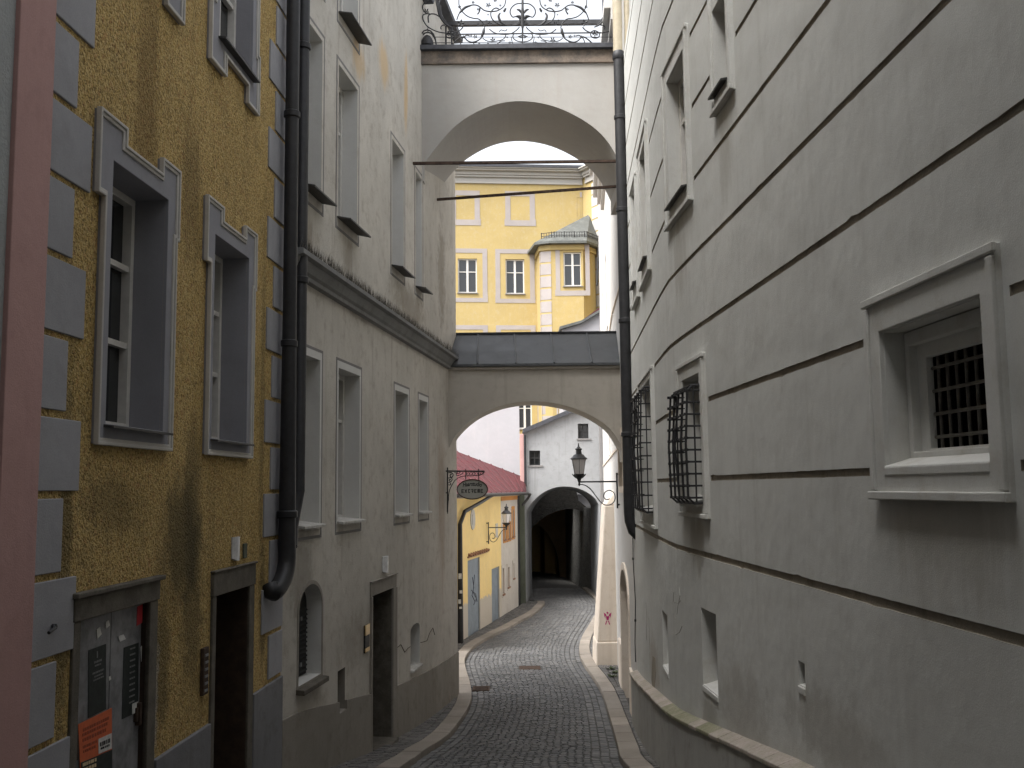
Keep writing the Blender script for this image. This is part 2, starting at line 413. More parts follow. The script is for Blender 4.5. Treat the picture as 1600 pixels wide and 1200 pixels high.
# ------------------------------------------------------------------ wall lines
def lineL(a, vp): return lambda y: a + (vp - 800) / K * y
fy_ = lineL(-3.13, 881)
def fg(y): return -3.976 + .1284 * y
Y_P, Y_Y, Y_G = 5.875, 11.06, 21.5
WP = Wall([(fy_(-12), -12), (fy_(Y_P), Y_P)], 1)
WY = Wall([(fy_(Y_P), Y_P), (fy_(Y_Y), Y_Y)], 1)
WG = Wall([(fg(Y_Y), Y_Y), (fg(Y_G), Y_G)], 1)
def fn(y): return 2.362 - .0526 * y
def ff(y): return 1.224 + .05006 * y
Y_A = 17.5
WA = Wall([(fn(-12), -12), (fn(9.7), 9.7), (fn(10.4) + .004, 10.4), (1.796, 11.09), (ff(11.8) + .004, 11.8), (ff(12.6), 12.6), (ff(Y_A), Y_A)], -1)
WB = Wall([(ff(Y_A), Y_A), (ff(22.9), 22.9), (3.597, 39.6)], -1)
WS = Wall([(-7.01 + .1849 * 27.2, 27.2), (-7.01 + .1849 * 38.75, 38.75)], 1)
def spot(W, root, px, py, ws, wz, k, amt, ns=6, streaky=False):
    s, z = W.hit(px, py); p = W.P(s, z); return ((p.x - root[0], p.y - root[1], p.z - root[2]), (ws, ws, wz), k, amt, ns, streaky)
RO = (fy_(8.5), 8.5, g(8.5)); dk = (.075, .065, .035)
M['ochre'] = roughcast('ochre_roughcast', [spot(WY, RO, 285, 850, .55, .7, dk, .75, 3), spot(WY, RO, 300, 760, .25, .8, dk, .55, 4, True), spot(WY, RO, 180, 790, .7, .25, (.12, .095, .045), .5, 3),
    spot(WY, RO, 300, 960, .3, .9, dk, .6, 4), spot(WY, RO, 250, 1040, .25, .8, dk, .6, 4), spot(WY, RO, 230, 160, .3, 1.3, (.16, .1, .04), .5, 4, True), spot(WY, RO, 300, 300, .3, .8, (.13, .09, .04), .5, 4, True), spot(WY, RO, 100, 870, .12, 1.6, dk, .6, 5),
    spot(WY, RO, 345, 1000, .3, .5, (.42, .32, .12), .5, 4), spot(WY, RO, 410, 950, .12, .8, dk, .6, 5), spot(WY, RO, 410, 640, .1, 2.6, dk, .35, 5), spot(WY, RO, 240, 1100, .1, .8, (.4, .38, .34), .7, 9)])
RG = (fg(15), 15, g(15)); rs_ = (.58, .4, .2); gd = (.2, .165, .12)
M['greywall'] = plaster('weathered_beige_plaster', (.55, .52, .465), .14, (.24, .195, .145), .55, .5, 45, .55, .012,
    spots=[spot(WG, RG, 560, 92, .4, .4, rs_, .6, 4, True), spot(WG, RG, 600, 100, .4, .45, rs_, .65, 4, True), spot(WG, RG, 634, 150, .2, .9, rs_, .7, 4, True), spot(WG, RG, 690, 430, .5, 1.4, gd, .55, 5), spot(WG, RG, 480, 370, .3, .6, gd, .6, 5, True),
    spot(WG, RG, 560, 470, .8, .4, gd, .5, 5), spot(WG, RG, 640, 480, 1.5, .5, gd, .5, 5), spot(WG, RG, 470, 900, .5, .9, (.17, .15, .12), .5, 4), spot(WG, RG, 690, 800, .5, 2.2, (.34, .25, .18), .5, 4, True), spot(WG, RG, 545, 400, .25, .4, gd, .45, 6, True), spot(WG, RG, 560, 1000, 1.2, .5, (.22, .19, .15), .4, 3)])
RR_ = (fn(6), 6, g(6)); gr = (.3, .275, .23)
M['rightwall'] = plaster('warm_white_render', (.61, .612, .585), .06, (.36, .345, .31), .22, .3, 110, .35, .006, .3,
    spots=[spot(WA, RR_, 1470, 830, .8, .5, gr, .45, 5, True), spot(WA, RR_, 1090, 850, .4, .35, gr, .5, 6, True), spot(WA, RR_, 1132, 230, .25, .6, gr, .4, 6, True), spot(WA, RR_, 1062, 400, .4, .6, gr, .4, 6, True), spot(WA, RR_, 1160, 1110, .9, .5, (.42, .4, .36), .6, 5), spot(WA, RR_, 1022, 1040, 1.0, .5, (.4, .36, .31), .6, 6),
    spot(WA, RR_, 1300, 1150, 1.2, .3, gr, .4, 4), spot(WA, RR_, 1110, 1130, .4, .3, gr, .5, 6), spot(WA, RR_, 1450, 1010, 1.0, .5, (.52, .515, .49), .4, 2.5)])
def front(Y, x0=-10, x1=10, slope=0.0): return Wall([(x0, Y + slope * x0), (x1, Y + slope * x1)], 1)

def facade(house, W, outline, holes, mats, thick=5.0, name='wall'):
    mb = MB(); mb.fill(W, outline, [h[0] for h in holes], 0, 0)
    for h in holes:
        mb.sides(W, h[0], 0, -h[1], h[2] if len(h) > 2 else 1)
        if len(h) > 3 and h[3]: mb.fill(W, h[0], [], -h[1], h[2])
    mb.sides(W, outline, 0, -thick, 0); mb.fill(W, outline, [], -thick, 0)
    return mb.build(name, mats, house)
def window(house, W, s0, s1, z0, z1, d, rows=(.62,), cols=1, fw=.055, mat='white_wood', th=.05, name='window', pane=True, mull=.045):
    """casement in the reveal at depth d; glass is a sub-part"""
    mb = MB(); e = .004
    s0 += e; s1 -= e; z0 += e; z1 -= e
    mb.plate(W, rect(s0, s1, z0, z1), [rect(s0 + fw, s1 - fw, z0 + fw, z1 - fw)], -d - .02, -d + th)
    for k in range(cols):
        c = lerp(s0, s1, (k + 1) / (cols + 1)); mb.wbox(W, c - mull, c + mull, z0 + fw, z1 - fw, -d - .015, -d + th - .006)
    for q in rows:
        c = lerp(z0, z1, q); mb.wbox(W, s0 + fw, s1 - fw, c - .022, c + .022, -d - .012, -d + th - .012)
    w = mb.build(name, M[mat], house)
    if pane:
        p = MB(); p.face([W.P(s0, z0, -d - .022), W.P(s1, z0, -d - .022), W.P(s1, z1, -d - .022), W.P(s0, z1, -d - .022)]); p.build('pane', M['glass'], w, recalc=False)
    return w

# ================================================================== PINK HOUSE (far left)
LOW = -6.0
ph = thing('pink_house', 'pale grey roughcast house with a dusty pink corner strip at the left edge', 'house', (fy_(2), 2, g(2)))
facade(ph, WP, rect(0, WP.S[-1] - .001, LOW, 14), [], [M['pale_grey']], 6)
sp0 = WP.s(19, 150); mb = MB()
mb.wbox(WP, sp0, WP.S[-1] - .002, LOW, 13.9, -.02, .03); mb.build('corner_strip', M['pink'], ph, bevel=.006)

# ================================================================== OCHRE HOUSE
oh = thing('ochre_house', 'ochre yellow roughcast house with grey corner blocks and tall grey framed windows', 'house', (fy_(8.5), 8.5, g(8.5)))
W = WY; SE = W.S[-1]
o0, o1 = W.s(165.5, 450), W.s(254, 480); zt, zb = W.z(166.7, 247), W.z(161, 662)
ds2 = W.s(330, 500) - W.s(165, 500)
nl, nr = W.s(149, 480), W.s(264.5, 500); el_, er_ = W.s(146, 235), W.s(272, 330)
ezl, ezr = W.z(150, 302), W.z(270, 377); ztop = W.z(148, 168); zc = ztop - .13
c0, c1 = W.s(189, 215), W.s(246, 265); zfb = W.z(142, 693)
fl = [(nl, zfb), (nr, zfb), (nr, ezr), (er_, ezr), (er_, ztop), (c1, ztop), (c1, zc), (c0, zc), (c0, ztop), (el_, ztop), (el_, ezl), (nl, ezl)]
usb = W.z(347, 68); ub = W.z(353, 127); uc = W.z(357, 118); hgt = zt - zb
UZ1 = usb + hgt
uz0 = ub; ears = ub + .62
fu = [(el_, ub), (c0, ub), (c0, uc + .1), (c1, uc + .1), (c1, ub), (er_, ub), (er_, ears), (nr, ears), (nr, UZ1 + .45), (nl, UZ1 + .45), (nl, ears), (el_, ears)]
holes = []; frames = []
for dsx in (0, ds2):
    holes.append((rect(o0 + dsx, o1 + dsx, zb, zt), .4)); frames.append((dsx, fl, zb, zt, False))
    holes.append((rect(o0 + dsx, o1 + dsx, usb, UZ1), .32)); frames.append((dsx, fu, usb, UZ1, True))
# doors
gd0, gd1, gdz = W.s(122, 1000), W.s(230, 1000), W.z(122, 970)
holes.append((rect(gd0, gd1, -3.1, gdz), .1, 2))
ed0, ed1, edz = W.s(334, 1000), W.s(386, 1000), W.z(333, 932)
holes.append((rect(ed0, ed1, -3.25, edz), .5, 2))
facade(oh, W, rect(.001, SE - .001, LOW, 14), holes, [M['ochre'], M['frame_grey'], M['brown_door']], 6)
for dsx, lp, z0, z1, upper in frames:
    lp = [(a + dsx, b) for a, b in lp]
    w = window(oh, W, o0 + dsx, o1 + dsx, z0, z1,   .29 if not upper else .2, rows=(.36, .69) if not upper else (.4, .72), cols=1)
    mb = MB(); mb.plate(W, lp, [rect(o0 + dsx, o1 + dsx, z0, z1)], -.01, .028); s_ = mb.build('surround', M['frame_grey'], w, bevel=.004)
    mb = MB(); mb.plate(W, lp, [offset(lp, -.042)], .02, .042); mb.plate(W, offset(lp, .008), [offset(lp, -.016)], .02, .055)
    mb.build('moulding', M['frame_light'], w, bevel=.006)
    mb = MB(); q = [W.P(o0 + dsx - .03, z0 + .012, -.14), W.P(o1 + dsx + .03, z0 + .012, -.14), W.P(o1 + dsx + .03, z0 - .015, .1), W.P(o0 + dsx - .03, z0 - .015, .1)]
    mb.hexa([p - Vector((0, 0, .018)) for p in q] + q); mb.build('sill', M['sillmetal'], w)
# corner blocks
zr = W.z(66, 395); hz = .492
wide, nar = W.s(130, 480), W.s(111, 330); q0 = W.s(62, 480)
mb = MB(); mr = MB()
wr, nrr = W.s(415, 500), W.s(425, 500)
for k in range(-12, 22):
    z1 = zr - k * hz; z0 = z1 - hz + .045
    if z0 < -3.9 or z1 > 13.9: continue
    e = random.uniform(-.012, .012)
    if not (k == 6 and False):
        mb.wbox(W, .004, (wide if k % 2 == 0 else nar) + e, z0 + random.uniform(-.006, .006), z1, -.01, .018)
    if z0 > W.z(420, 1058) - .05: mr.wbox(W, (wr if k % 2 else nrr) + e, SE - .004, z0, z1, -.01, .018)
mb.build('corner_blocks', M['quoin'], oh, bevel=.006); mr.build('corner_blocks', M['quoin'], oh, bevel=.006)
zp = W.z(325, 1130); mb = MB(); gx0, gx1 = W.s(109, 1000), W.s(243, 1000)
jx0, jx1 = W.s(327.5, 1000), W.s(394, 1000)
for a, b in ((gx1, jx0), (jx1, SE - .003)): mb.wbox(W, a + .002, b - .002, LOW + .1, zp, -.01, .032)
mb.build('plinth', M['plinth_grey'], oh, bevel=.008)
# garage style double door with stone frame
mb = MB(); gl = W.z(112, 936)
mb.wbox(W, gx0, gx1, gdz, gl, -.02, .03); mb.wbox(W, gx0 + .01, gd0, -3.2, gdz - .002, -.02, .02); mb.wbox(W, gd1, gx1 - .01, -3.2, gdz - .002, -.02, .02)
mb.wbox(W, gx0 - .02, gx1 + .03, gl, gl + .035, -.02, .06)
dj = mb.build('door_surround', M['doorstone'], oh, bevel=.008)
gm = W.s(181.5, 1050)
for a, b in ((gd0 + .004, gm - .004), (gm + .004, gd1 - .004)):
    mb = MB(); mb.wbox(W, a, b, -3.1, gdz - .006, -.1, -.045)
    dd = mb.build('door_leaf', M['steel_door'], oh, bevel=.004)
    for zz in (-1.62, -2.3):
        hm = MB()
        ss = a + .05 if a < gm - .1 else b - .05
        hm.wbox(W, ss - .045, ss + .045, zz - .05, zz + .05, -.05, -.02); hm.wbox(W, ss - .018, ss + .018, zz - .08, zz + .08, -.05, -.008)
        hm.build('hinge', M['rust'], dd, bevel=.004)
# entrance
mb = MB(); jz = W.z(330, 896)
mb.wbox(W, jx0, jx1, edz, jz, -.02, .03); mb.wbox(W, jx0 + .008, ed0, -3.6, edz - .002, -.02, .022); mb.wbox(W, ed1, jx1 - .008, -3.6, edz - .002, -.02, .022)
mb.wbox(W, jx0 - .01, jx1 + .02, jz, jz + .02, -.02, .045)
mb.build('door_surround', M['doorstone'], oh, bevel=.008)
mb = MB(); mb.wbox(W, ed0 + .004, ed1 - .004, -3.25, edz - .005, -.5, -.44)
for i in range(2):
    for j in range(3):
        a = lerp(ed0, ed1, .1 + .45 * i); zz = -3.1 + j * .62
        mb.wbox(W, a, a + (ed1 - ed0) * .35, zz, zz + .5, -.46, -.425)
dd = mb.build('door', M['brown_door'], oh, bevel=.006)
mb = MB(); mb.wbox(W, ed0 + .1, ed0 + .13, -2.25, -2.05, -.44, -.4); mb.build('handle', M['brass'], dd, bevel=.004)
# small things fixed on it
def plate_thing(name, label, cat, W, px0, px1, py0, py1, mat, th=.03, group=None, bevel=.006, curved=False):
    a, b = W.s(px0, (py0 + py1) / 2), W.s(px1, (py0 + py1) / 2); z1 = W.z((px0 + px1) / 2, py0); z0 = W.z((px0 + px1) / 2, py1)
    mb = MB()
    if curved:
        n = 7
        for i in range(n):
            t0, t1 = i / n, (i + 1) / n; f = lambda t: .012 + th * math.sin(math.pi * t) ** .8
            low = lambda t: z0 + (z1 - z0) * .12 * (2 * t - 1) ** 2
            A, B = lerp(a, b, t0), lerp(a, b, t1)
            mb.hexa([W.P(A, low(t0), .002), W.P(B, low(t1), .002), W.P(B, low(t1), f(t1)), W.P(A, low(t0), f(t0)), W.P(A, z1, .002), W.P(B, z1, .002), W.P(B, z1, f(t1)), W.P(A, z1, f(t0))])
    else: mb.wbox(W, a, b, z0, z1, .002, th)
    c = W.P((a + b) / 2, z0, 0)
    return tag(mb.build(name, M[mat], None, c, bevel=0 if curved else bevel), label, cat, group)
plate_thing('house_number_plate', 'white curved enamel number plate on the ochre wall above the entrance', 'number plate', WY, 361, 371, 839, 876, 'enamel', .035, curved=True)
plate_thing('wall_plaque', 'small dull green plaque on ochre wall right of the number plate', 'plaque', WY, 378.5, 383.5, 849, 872, 'greenpier', .02)
ip = plate_thing('doorbell_panel', 'flaking dark bell panel on the ochre wall left of the entrance', 'doorbell', WY, 312, 320, 1012, 1085, 'rust', .035)
for k in range(6):
    mb = MB()
    a = WY.s(313, 1040); b = WY.s(319, 1040); z = lerp(WY.z(316, 1080), WY.z(316, 1020), k / 5.5)
    mb.wbox(WY, a + .01, b - .01, z, z + .02, .034, .042)
    mb.build('button', M['inkgrey'], ip)
mb = MB(); a, z = WY.s(68, 983), WY.z(68, 983); p = WY.P(a, z, .03)
mb.tube([WY.P(a - .07, z - .012, .07), WY.P(a + .02, z + .005, .06), WY.P(a + .07, z + .012, .02)], .01, 8)
mb.lathe(WY.P(a + .07, z - .01, .03), [(.014, 0), (.018, .015), (.014, .03)], 8)
tag(mb.build('wall_hook', M['iron'], None, p, smooth=40), 'small black iron hook on the lower left grey corner block', 'hook')
# posters
def sheet(name, label, cat, W, corners, mat, d, parent=None, group=None):
    """corners are TL TR BR BL pixels on the plane d; a thin sheet of paper"""
    q = [W.hit(x, y, d) for x, y in corners]; mb = MB()
    mb.hexa([W.P(s, z, d + .001) for s, z in q] + [W.P(s, z, d + .004) for s, z in q])
    o = mb.build(name, M[mat], parent, None if parent else W.P(q[3][0], q[3][1], d))
    if not parent: tag(o, label, cat, group)
    return o, q
DD = -.045
def on(q, u, v):   # bilinear point inside a quad of (s, z)
    a = (lerp(q[0][0], q[1][0], u), lerp(q[0][1], q[1][1], u)); b = (lerp(q[3][0], q[2][0], u), lerp(q[3][1], q[2][1], u))
    return (lerp(a[0], b[0], v), lerp(a[1], b[1], v))
def strokes(W, q, items, mat, parent, d, name='lettering'):
    for row in sorted({i[1] for i in items}):          # one part per printed line
        mb = MB()
        for (u0, v0, u1, v1) in items:
            if v0 != row: continue
            c = [on(q, u0, v0), on(q, u1, v0), on(q, u1, v1), on(q, u0, v1)]
            mb.hexa([W.P(s, z, d + .003) for s, z in c] + [W.P(s, z, d + .006) for s, z in c])
        mb.build(name, M[mat], parent)
def textrows(rows, rnd, wmin=.03, wmax=.09):
    out = []
    for (u0, u1, v, h) in rows:
        u = u0
        while u < u1:
            w = rnd.uniform(wmin, wmax); out.append((u, v, min(u + w, u1), v + h)); u += w + rnd.uniform(.012, .03)
    return out
rn = random.Random(3)
pst, q = sheet('poster', 'torn black concert poster pasted on the left leaf of the grey door', 'poster', WY, [(138, 1016), (165, 1006), (165, 1108), (137, 1122)], 'paper_dark', DD, group='posters on the grey double door')
strokes(WY, q, [(.44, .06, .5, .16)] + textrows([(.3, .72, .2, .03), (.34, .7, .26, .022), (.2, .85, .36, .025), (.3, .8, .42, .02), (.25, .85, .47, .02)], rn), 'inkgrey', pst, DD)
pst, q = sheet('poster', 'tall black poster with faded grey print on the right leaf of the grey door', 'poster', WY, [(193, 1012), (216, 1004), (215, 1112), (190, 1124)], 'paper_dark', DD, group='posters on the grey double door')
strokes(WY, q, textrows([(.4, .75, .04 + .085 * k, .022) for k in range(10)], rn, .05, .14), 'inkgrey', pst, DD)
pst, q = sheet('poster', 'orange event poster hanging low on the grey double door', 'poster', WY, [(121.5, 1132), (174, 1106), (174, 1215), (126, 1232)], 'paper_orange', DD + .006, group='posters on the grey double door')
strokes(WY, q, textrows([(.12, .9, .1, .045), (.1, .85, .17, .045), (.1, .8, .25, .05), (.1, .52, .36, .04), (.1, .5, .43, .04)], rn, .03, .07), 'orangeink', pst, DD + .006)
strokes(WY, q, [(.56, .36, .98, .58)], 'paper_white', pst, DD + .007, 'text_box')
strokes(WY, q, textrows([(.6, .94, .42, .06), (.62, .9, .5, .03)], rn, .03, .06), 'ink', pst, DD + .0085)
strokes(WY, q, [(.02, .6, 1, 1)], 'paper_dark', pst, DD + .007, 'picture')
strokes(WY, q, textrows([(.06, .48, .62, .05), (.06, .48, .7, .05)], rn, .05, .1) , 'cream_ink', pst, DD + .0085)
sheet('sticker', 'red sticker near the top right of the grey double door', 'sticker', WY, [(214, 948), (223, 944), (223, 972), (213, 978)], 'paper_red', DD)
sheet('sticker', 'small white sticker with a dark figure on the torn black poster', 'sticker', WY, [(206, 1100), (215, 1096), (215, 1112), (206, 1116)], 'paper_white', DD + .007)
for i, (x, y, w, h) in enumerate([(150, 984, 8, 14), (164, 972, 7, 10), (184, 994, 12, 9), (219, 1012, 6, 22), (169, 1058, 4, 6)]):
    sheet('paper_scrap', ['ragged white paper scrap high on the left door leaf', 'upper white scrap left of the door gap', 'torn white corner of a poster right of the door gap', 'long pale scrap at the right edge of the grey door', 'tiny white scrap in the middle of the left door leaf'][i], 'paper scrap', WY,
          [(x, y), (x + w * .7, y - h * .3), (x + w, y + h * .5), (x + w * .2, y + h)], 'paper_white', DD + .002, group='paper scraps left on the grey door')

# ================================================================== GREY HOUSE
W = WG; SE = W.S[-1]
gh = thing('beige_house', 'weathered beige plaster house with a dark string cornice and deep white window reveals', 'house', (fg(15), 15, g(15)))
LWt, LWb = W.z(528, 574), W.z(528, 816); UWt, UWb = W.z(529, 100), W.z(527, 337)
lows = [(W.s(468, 700), W.s(499, 700)), (W.s(528, 700), W.s(561.5, 700)), (W.s(617.5, 700), W.s(637.5, 700)), (W.s(655, 700), W.s(668, 700))]
ups = [(W.s(470, 180), W.s(502.5, 180)), (W.s(528.5, 220), W.s(558, 220)), (W.s(612.5, 330), W.s(630.5, 330)), (W.s(649.5, 360), W.s(659, 360))]
holes = [(rect(a, b, LWb, LWt), .34) for a, b in lows] + [(rect(a, b, UWb, UWt), .34) for a, b in ups]
# a further storey up to the eaves
holes += [(rect(a, b, UWt + .75, UWt + 2.65), .34) for a, b in ups[:2]]
def pointed(a, b, z0, zs, za, n=8):
    m = (a + b) / 2; l = [(a, z0), (b, z0), (b, zs)]
    for i in range(1, n): t = i / n; l.append((lerp(b, m, 1 - math.cos(t * math.pi / 2)), lerp(zs, za, math.sin(t * math.pi / 2) ** .9)))
    l.append((m, za))
    for i in range(n - 1, 0, -1): t = i / n; l.append((lerp(a, m, 1 - math.cos(t * math.pi / 2)), lerp(zs, za, math.sin(t * math.pi / 2) ** .9)))
    l.append((a, zs)); return l
pw = (W.s(466, 1010), W.s(502, 1010), W.z(466, 1073), W.z(468, 960), W.z(488, 912))
nw = (W.s(641.5, 1010), W.s(656, 1010), W.z(642, 1047), W.z(643, 987), W.z(648, 975))
holes += [(pointed(*pw), .22), (pointed(*nw), .26)]
sl = (W.s(527.5, 1080), W.s(539, 1080), W.z(528, 1115), W.z(528, 1049)); holes.append((rect(*sl), .4, 2))
dr = (W.s(579.5, 1000), W.s(612, 1000), g(15.6) - .02, W.z(579.5, 932)); holes.append((rect(*dr), .55, 3))
EAVE = 10.0
SB = W.sY(18.4); E1 = 9.35
facade(gh, W, [(.001, LOW), (SE, LOW), (SE, EAVE), (SB, EAVE), (SB, E1), (.001, E1)], holes, [M['greywall'], M['reveal'], M['greyplinth'], M['doorstone']], 5.5)
def low_sill(w, a, b, z):
    mb = MB(); q = [W.P(a - .01, z + .05, -.24), W.P(b + .01, z + .05, -.24), W.P(b + .04, z + .005, .09), W.P(a - .04, z + .005, .09)]
    mb.hexa([p - Vector((0, 0, .035)) for p in q] + q); mb.build('sill', M['sillwhite'], w, bevel=.005)
def up_sill(w, a, b, z):
    mb = MB(); q = [W.P(a - .02, z + .04, -.2), W.P(b + .02, z + .04, -.2), W.P(b + .05, z - .05, .2), W.P(a - .05, z - .05, .2)]
    mb.hexa([p - Vector((0, 0, .02)) for p in q] + q); mb.build('sill', M['sillmetal'], w)
for lst, z0, z1, upf in ((lows, LWb, LWt, 0), (ups, UWb, UWt, 1), (ups[:2], UWt + .75, UWt + 2.65, 1)):
    for a, b in lst:
        w = window(gh, W, a, b, z0, z1, .27, rows=(.68,), cols=1, fw=.07)
        mb = MB(); o = .1; bw = .035
        lp = rect(a - o, b + o, z0 - (.16 if not upf else .18), z1 + (.13 if not upf else .1))
        mb.plate(W, lp, [offset(lp, -bw)], -.01, .006)
        mb.build('painted_band', M['band'], w)
        mb = MB(); i1 = offset(lp, -bw - .001); mb.plate(W, [(a - o + bw + .001, z0 - .03), (b + o - bw - .001, z0 - .03), (b + o - bw - .001, z1 + .1), (a - o + bw + .001, z1 + .1)], [rect(a, b, z0 - .02, z1)], -.01, .004)
        mb.build('surround', M['reveal' if not upf else 'greywall'], w)
        (up_sill if upf else low_sill)(w, a, b, z0)
# string cornice with sloping wash and bird net
zc0, zc1 = W.z(474, 441), W.z(474, 406)
prof = [(0, zc0), (.07, zc0 + .01), (.07, zc0 + .06), (.1, zc0 + .09), (.13, zc0 + .15), (.14, zc0 + .2), (.2, zc0 + .22), (.2, zc1), (.19, zc1 + .01)]
mb = MB(); n = 1
for (d0, z0), (d1, z1) in zip(prof, prof[1:] + [(-.02, zc1 + .02)]): mb.face([W.P(.03, z0, d0), W.P(SE - .35, z0, d0), W.P(SE - .35, z1, d1), W.P(.03, z1, d1)])
for e in (.03, SE - .35): mb.face([W.P(e, z, d) for d, z in prof] + [W.P(e, zc1 + .02, -.02)])
co = mb.build('string_cornice', M['cornice'], gh)
mb = MB(); rr = random.Random(5); N = 700
for i in range(N):
    s = lerp(.05, SE - .4, (i + rr.random()) / N)
    for k in range(2):
        d = rr.uniform(.02, .19); h = rr.uniform(.12, .24) * (1.15 - d * 3); w = .01
        e = rr.uniform(-.05, .05); mb.face([W.P(s - w, zc1 + .012, d), W.P(s + w, zc1 + .012, d), W.P(s + e, zc1 + .03 + h, d + rr.uniform(-.03, .04))])
mb.build('bird_spikes', M['net'], co, recalc=False)
# plinth band follows the fall of the street
gp = [(W.s(435, 1128), W.z(435, 1128)), (W.s(527, 1097), W.z(527, 1097)), (W.s(615, 1073), W.z(615, 1073)), (W.s(690, 1035), W.z(690, 1035))]
zpl = lambda s: interp(gp + [(SE + 1, gp[-1][1] - .1)], s) if s > gp[0][0] else gp[0][1] + (gp[0][0] - s) * .13
mb = MB()
dx0, dx1 = W.s(577.5, 1000), W.s(618, 1000)
cuts = [.004, sl[0], sl[1], dx0, dx1, SE - .02]
for a, b in ((.004, sl[0]), (sl[1], dx0), (dx1, SE - .02)):
    n = 5
    for i in range(n):
        s0, s1 = lerp(a, b, i / n), lerp(a, b, (i + 1) / n)
        mb.hexa([W.P(s0, LOW + .2, -.02), W.P(s1, LOW + .2, -.02), W.P(s1, LOW + .2, .03), W.P(s0, LOW + .2, .03), W.P(s0, zpl(s0), -.02), W.P(s1, zpl(s1), -.02), W.P(s1, zpl(s1), .03), W.P(s0, zpl(s0), .03)])
mb.wbox(W, sl[0] + .001, sl[1] - .001, LOW + .2, sl[2] - .002, -.02, .03)
mb.build('plinth', M['greyplinth'], gh)
# pointed window: louvred shutter
mb = MB(); a, b, z0, zs, za = pw; lp = pointed(a + .005, b - .005, z0 + .005, zs, za - .01)
mb.plate(W, lp, [], -.22, -.19); w = mb.build('window', M['louvre'], gh)
mb = MB(); z = z0 + .08
while z < zs: mb.hexa([W.P(a + .05, z, -.19), W.P(b - .05, z, -.19), W.P(b - .05, z - .03, -.16), W.P(a + .05, z - .03, -.16), W.P(a + .05, z + .012, -.19), W.P(b - .05, z + .012, -.19), W.P(b - .05, z - .018, -.16), W.P(a + .05, z - .018, -.16)]); z += .055
mb.build('louvre', M['louvre'], w)
mb = MB()
for (u, v) in ((.2, .78), (.62, .83), (.35, .48), (.62, .16), (.18, .1)): mb.wbox(W, lerp(a, b, u), lerp(a, b, u) + .05, lerp(z0, zs, v), lerp(z0, zs, v) + .045, -.165, -.15)
mb.build('bracket', M['inkgrey'], w)
mb = MB(); mb.hexa([W.P(a - .06, z0 - .07, -.2), W.P(b + .02, z0 - .07, -.2), W.P(b + .02, z0 - .09, .1), W.P(a - .06, z0 - .09, .1), W.P(a - .06, z0, -.2), W.P(b + .02, z0, -.2), W.P(b + .02, z0 - .03, .1), W.P(a - .06, z0 - .03, .1)])
mb.build('sill', M['doorstone'], w, bevel=.01)
mb = MB(); lp = pointed(*pw); ol = offset(lp, .045)[:]; mb.plate(W, [p for p in ol], [lp], -.01, .008); mb.build('surround', M['greyplinth'], w)
# niche
mb = MB(); a, b, z0, zs, za = nw; mb.plate(W, pointed(a + .004, b - .004, z0 + .004, zs, za - .006), [], -.26, -.23); w = mb.build('window', M['band'], gh)
mb = MB(); mb.hexa([W.P(a, z0 - .02, -.2), W.P(b, z0 - .02, -.2), W.P(b + .01, z0 - .05, .06), W.P(a - .01, z0 - .05, .06), W.P(a, z0 + .03, -.2), W.P(b, z0 + .03, -.2), W.P(b + .01, z0 - .01, .06), W.P(a - .01, z0 - .01, .06)]); mb.build('sill', M['sillwhite'], w, bevel=.006)
mb = MB(); mb.fill(W, rect(*sl), [], -.39); mb.build('vent_slot', M['black'], gh, recalc=False)
# door
mb = MB(); a, b, z0, z1 = dr
dz = W.z(578, 911)
mb.wbox(W, dx0, dx1, z1, dz, -.02, .02); mb.wbox(W, dx0 + .004, a, z0, z1 - .002, -.02, .034); mb.wbox(W, b, dx1 - .004, z0, z1 - .002, -.02, .034)
mb.wbox(W, dx0 - .01, dx1 + .015, dz, dz + .018, -.02, .04)
mb.build('door_surround', M['greyplinth'], gh, bevel=.006)
mb = MB(); mb.wbox(W, a + .004, b - .004, z0 + .1, z1 - .004, -.55, -.47)
for j in range(3): mb.wbox(W, a + .12, b - .12, z0 + .25 + j * .75, z0 + .85 + j * .75, -.48, -.455)
dd = mb.build('door', M['black'], gh, bevel=.006)
mb = MB(); mb.wbox(W, a + .14, a + .3, z0 + .88, z0 + .96, -.47, -.44); mb.build('letter_slot', M['enamel'], dd, bevel=.004)
mb = MB(); mb.wbox(W, a + .002, b - .002, z0 - .3, z0 + .13, -.56, .12); mb.build('doorstep', M['doorstone'], gh, bevel=.015)
# crack lines
mb = MB()
for lst in ([(620, 1012), (626, 1007), (632, 1019), (637, 1013), (641, 1010)], [(657, 1004), (661, 1003), (667, 1001), (671, 989), (676, 981), (679, 992)]):
    mb = MB(); pts = [W.P(*W.hit(x, y), .004) for x, y in lst]; mb.tube(pts, .006, 5); mb.build('crack', M['crack'], gh)
# eaves
mb = MB()
for a, b, e in ((.03, SB - .002, E1 + .002), (SB, SE + .02, EAVE + .002)): mb.hexa([W.P(a, e, -5.6), W.P(b, e, -5.6), W.P(b, e, .18), W.P(a, e, .18), W.P(a, e + .8, -5.6), W.P(b, e + .8, -5.6), W.P(b, e + .07, .2), W.P(a, e + .07, .2)])
mb.build('roof', M['slate'], gh)
plate_thing('house_number_plate', 'white curved number plate above the dark door of the beige house', 'number plate', WG, 597, 603.5, 869, 895, 'enamel', .05, curved=True)
bp = plate_thing('intercom_panel', 'brass and black intercom panel beside the dark door', 'intercom', WG, 568, 574.5, 976, 1019, 'ink', .025)
mb = MB(); a, b = WG.s(568, 985), WG.s(574.5, 985)
for (y0, y1) in ((976, 992), (1012, 1018)): mb.wbox(WG, a - .004, b + .004, WG.z(571, y1), WG.z(571, y0), .02, .034)
mb.build('name_plate', M['brass'], bp, bevel=.003)
p0 = ghit(692, 1096, .1); mb = MB()
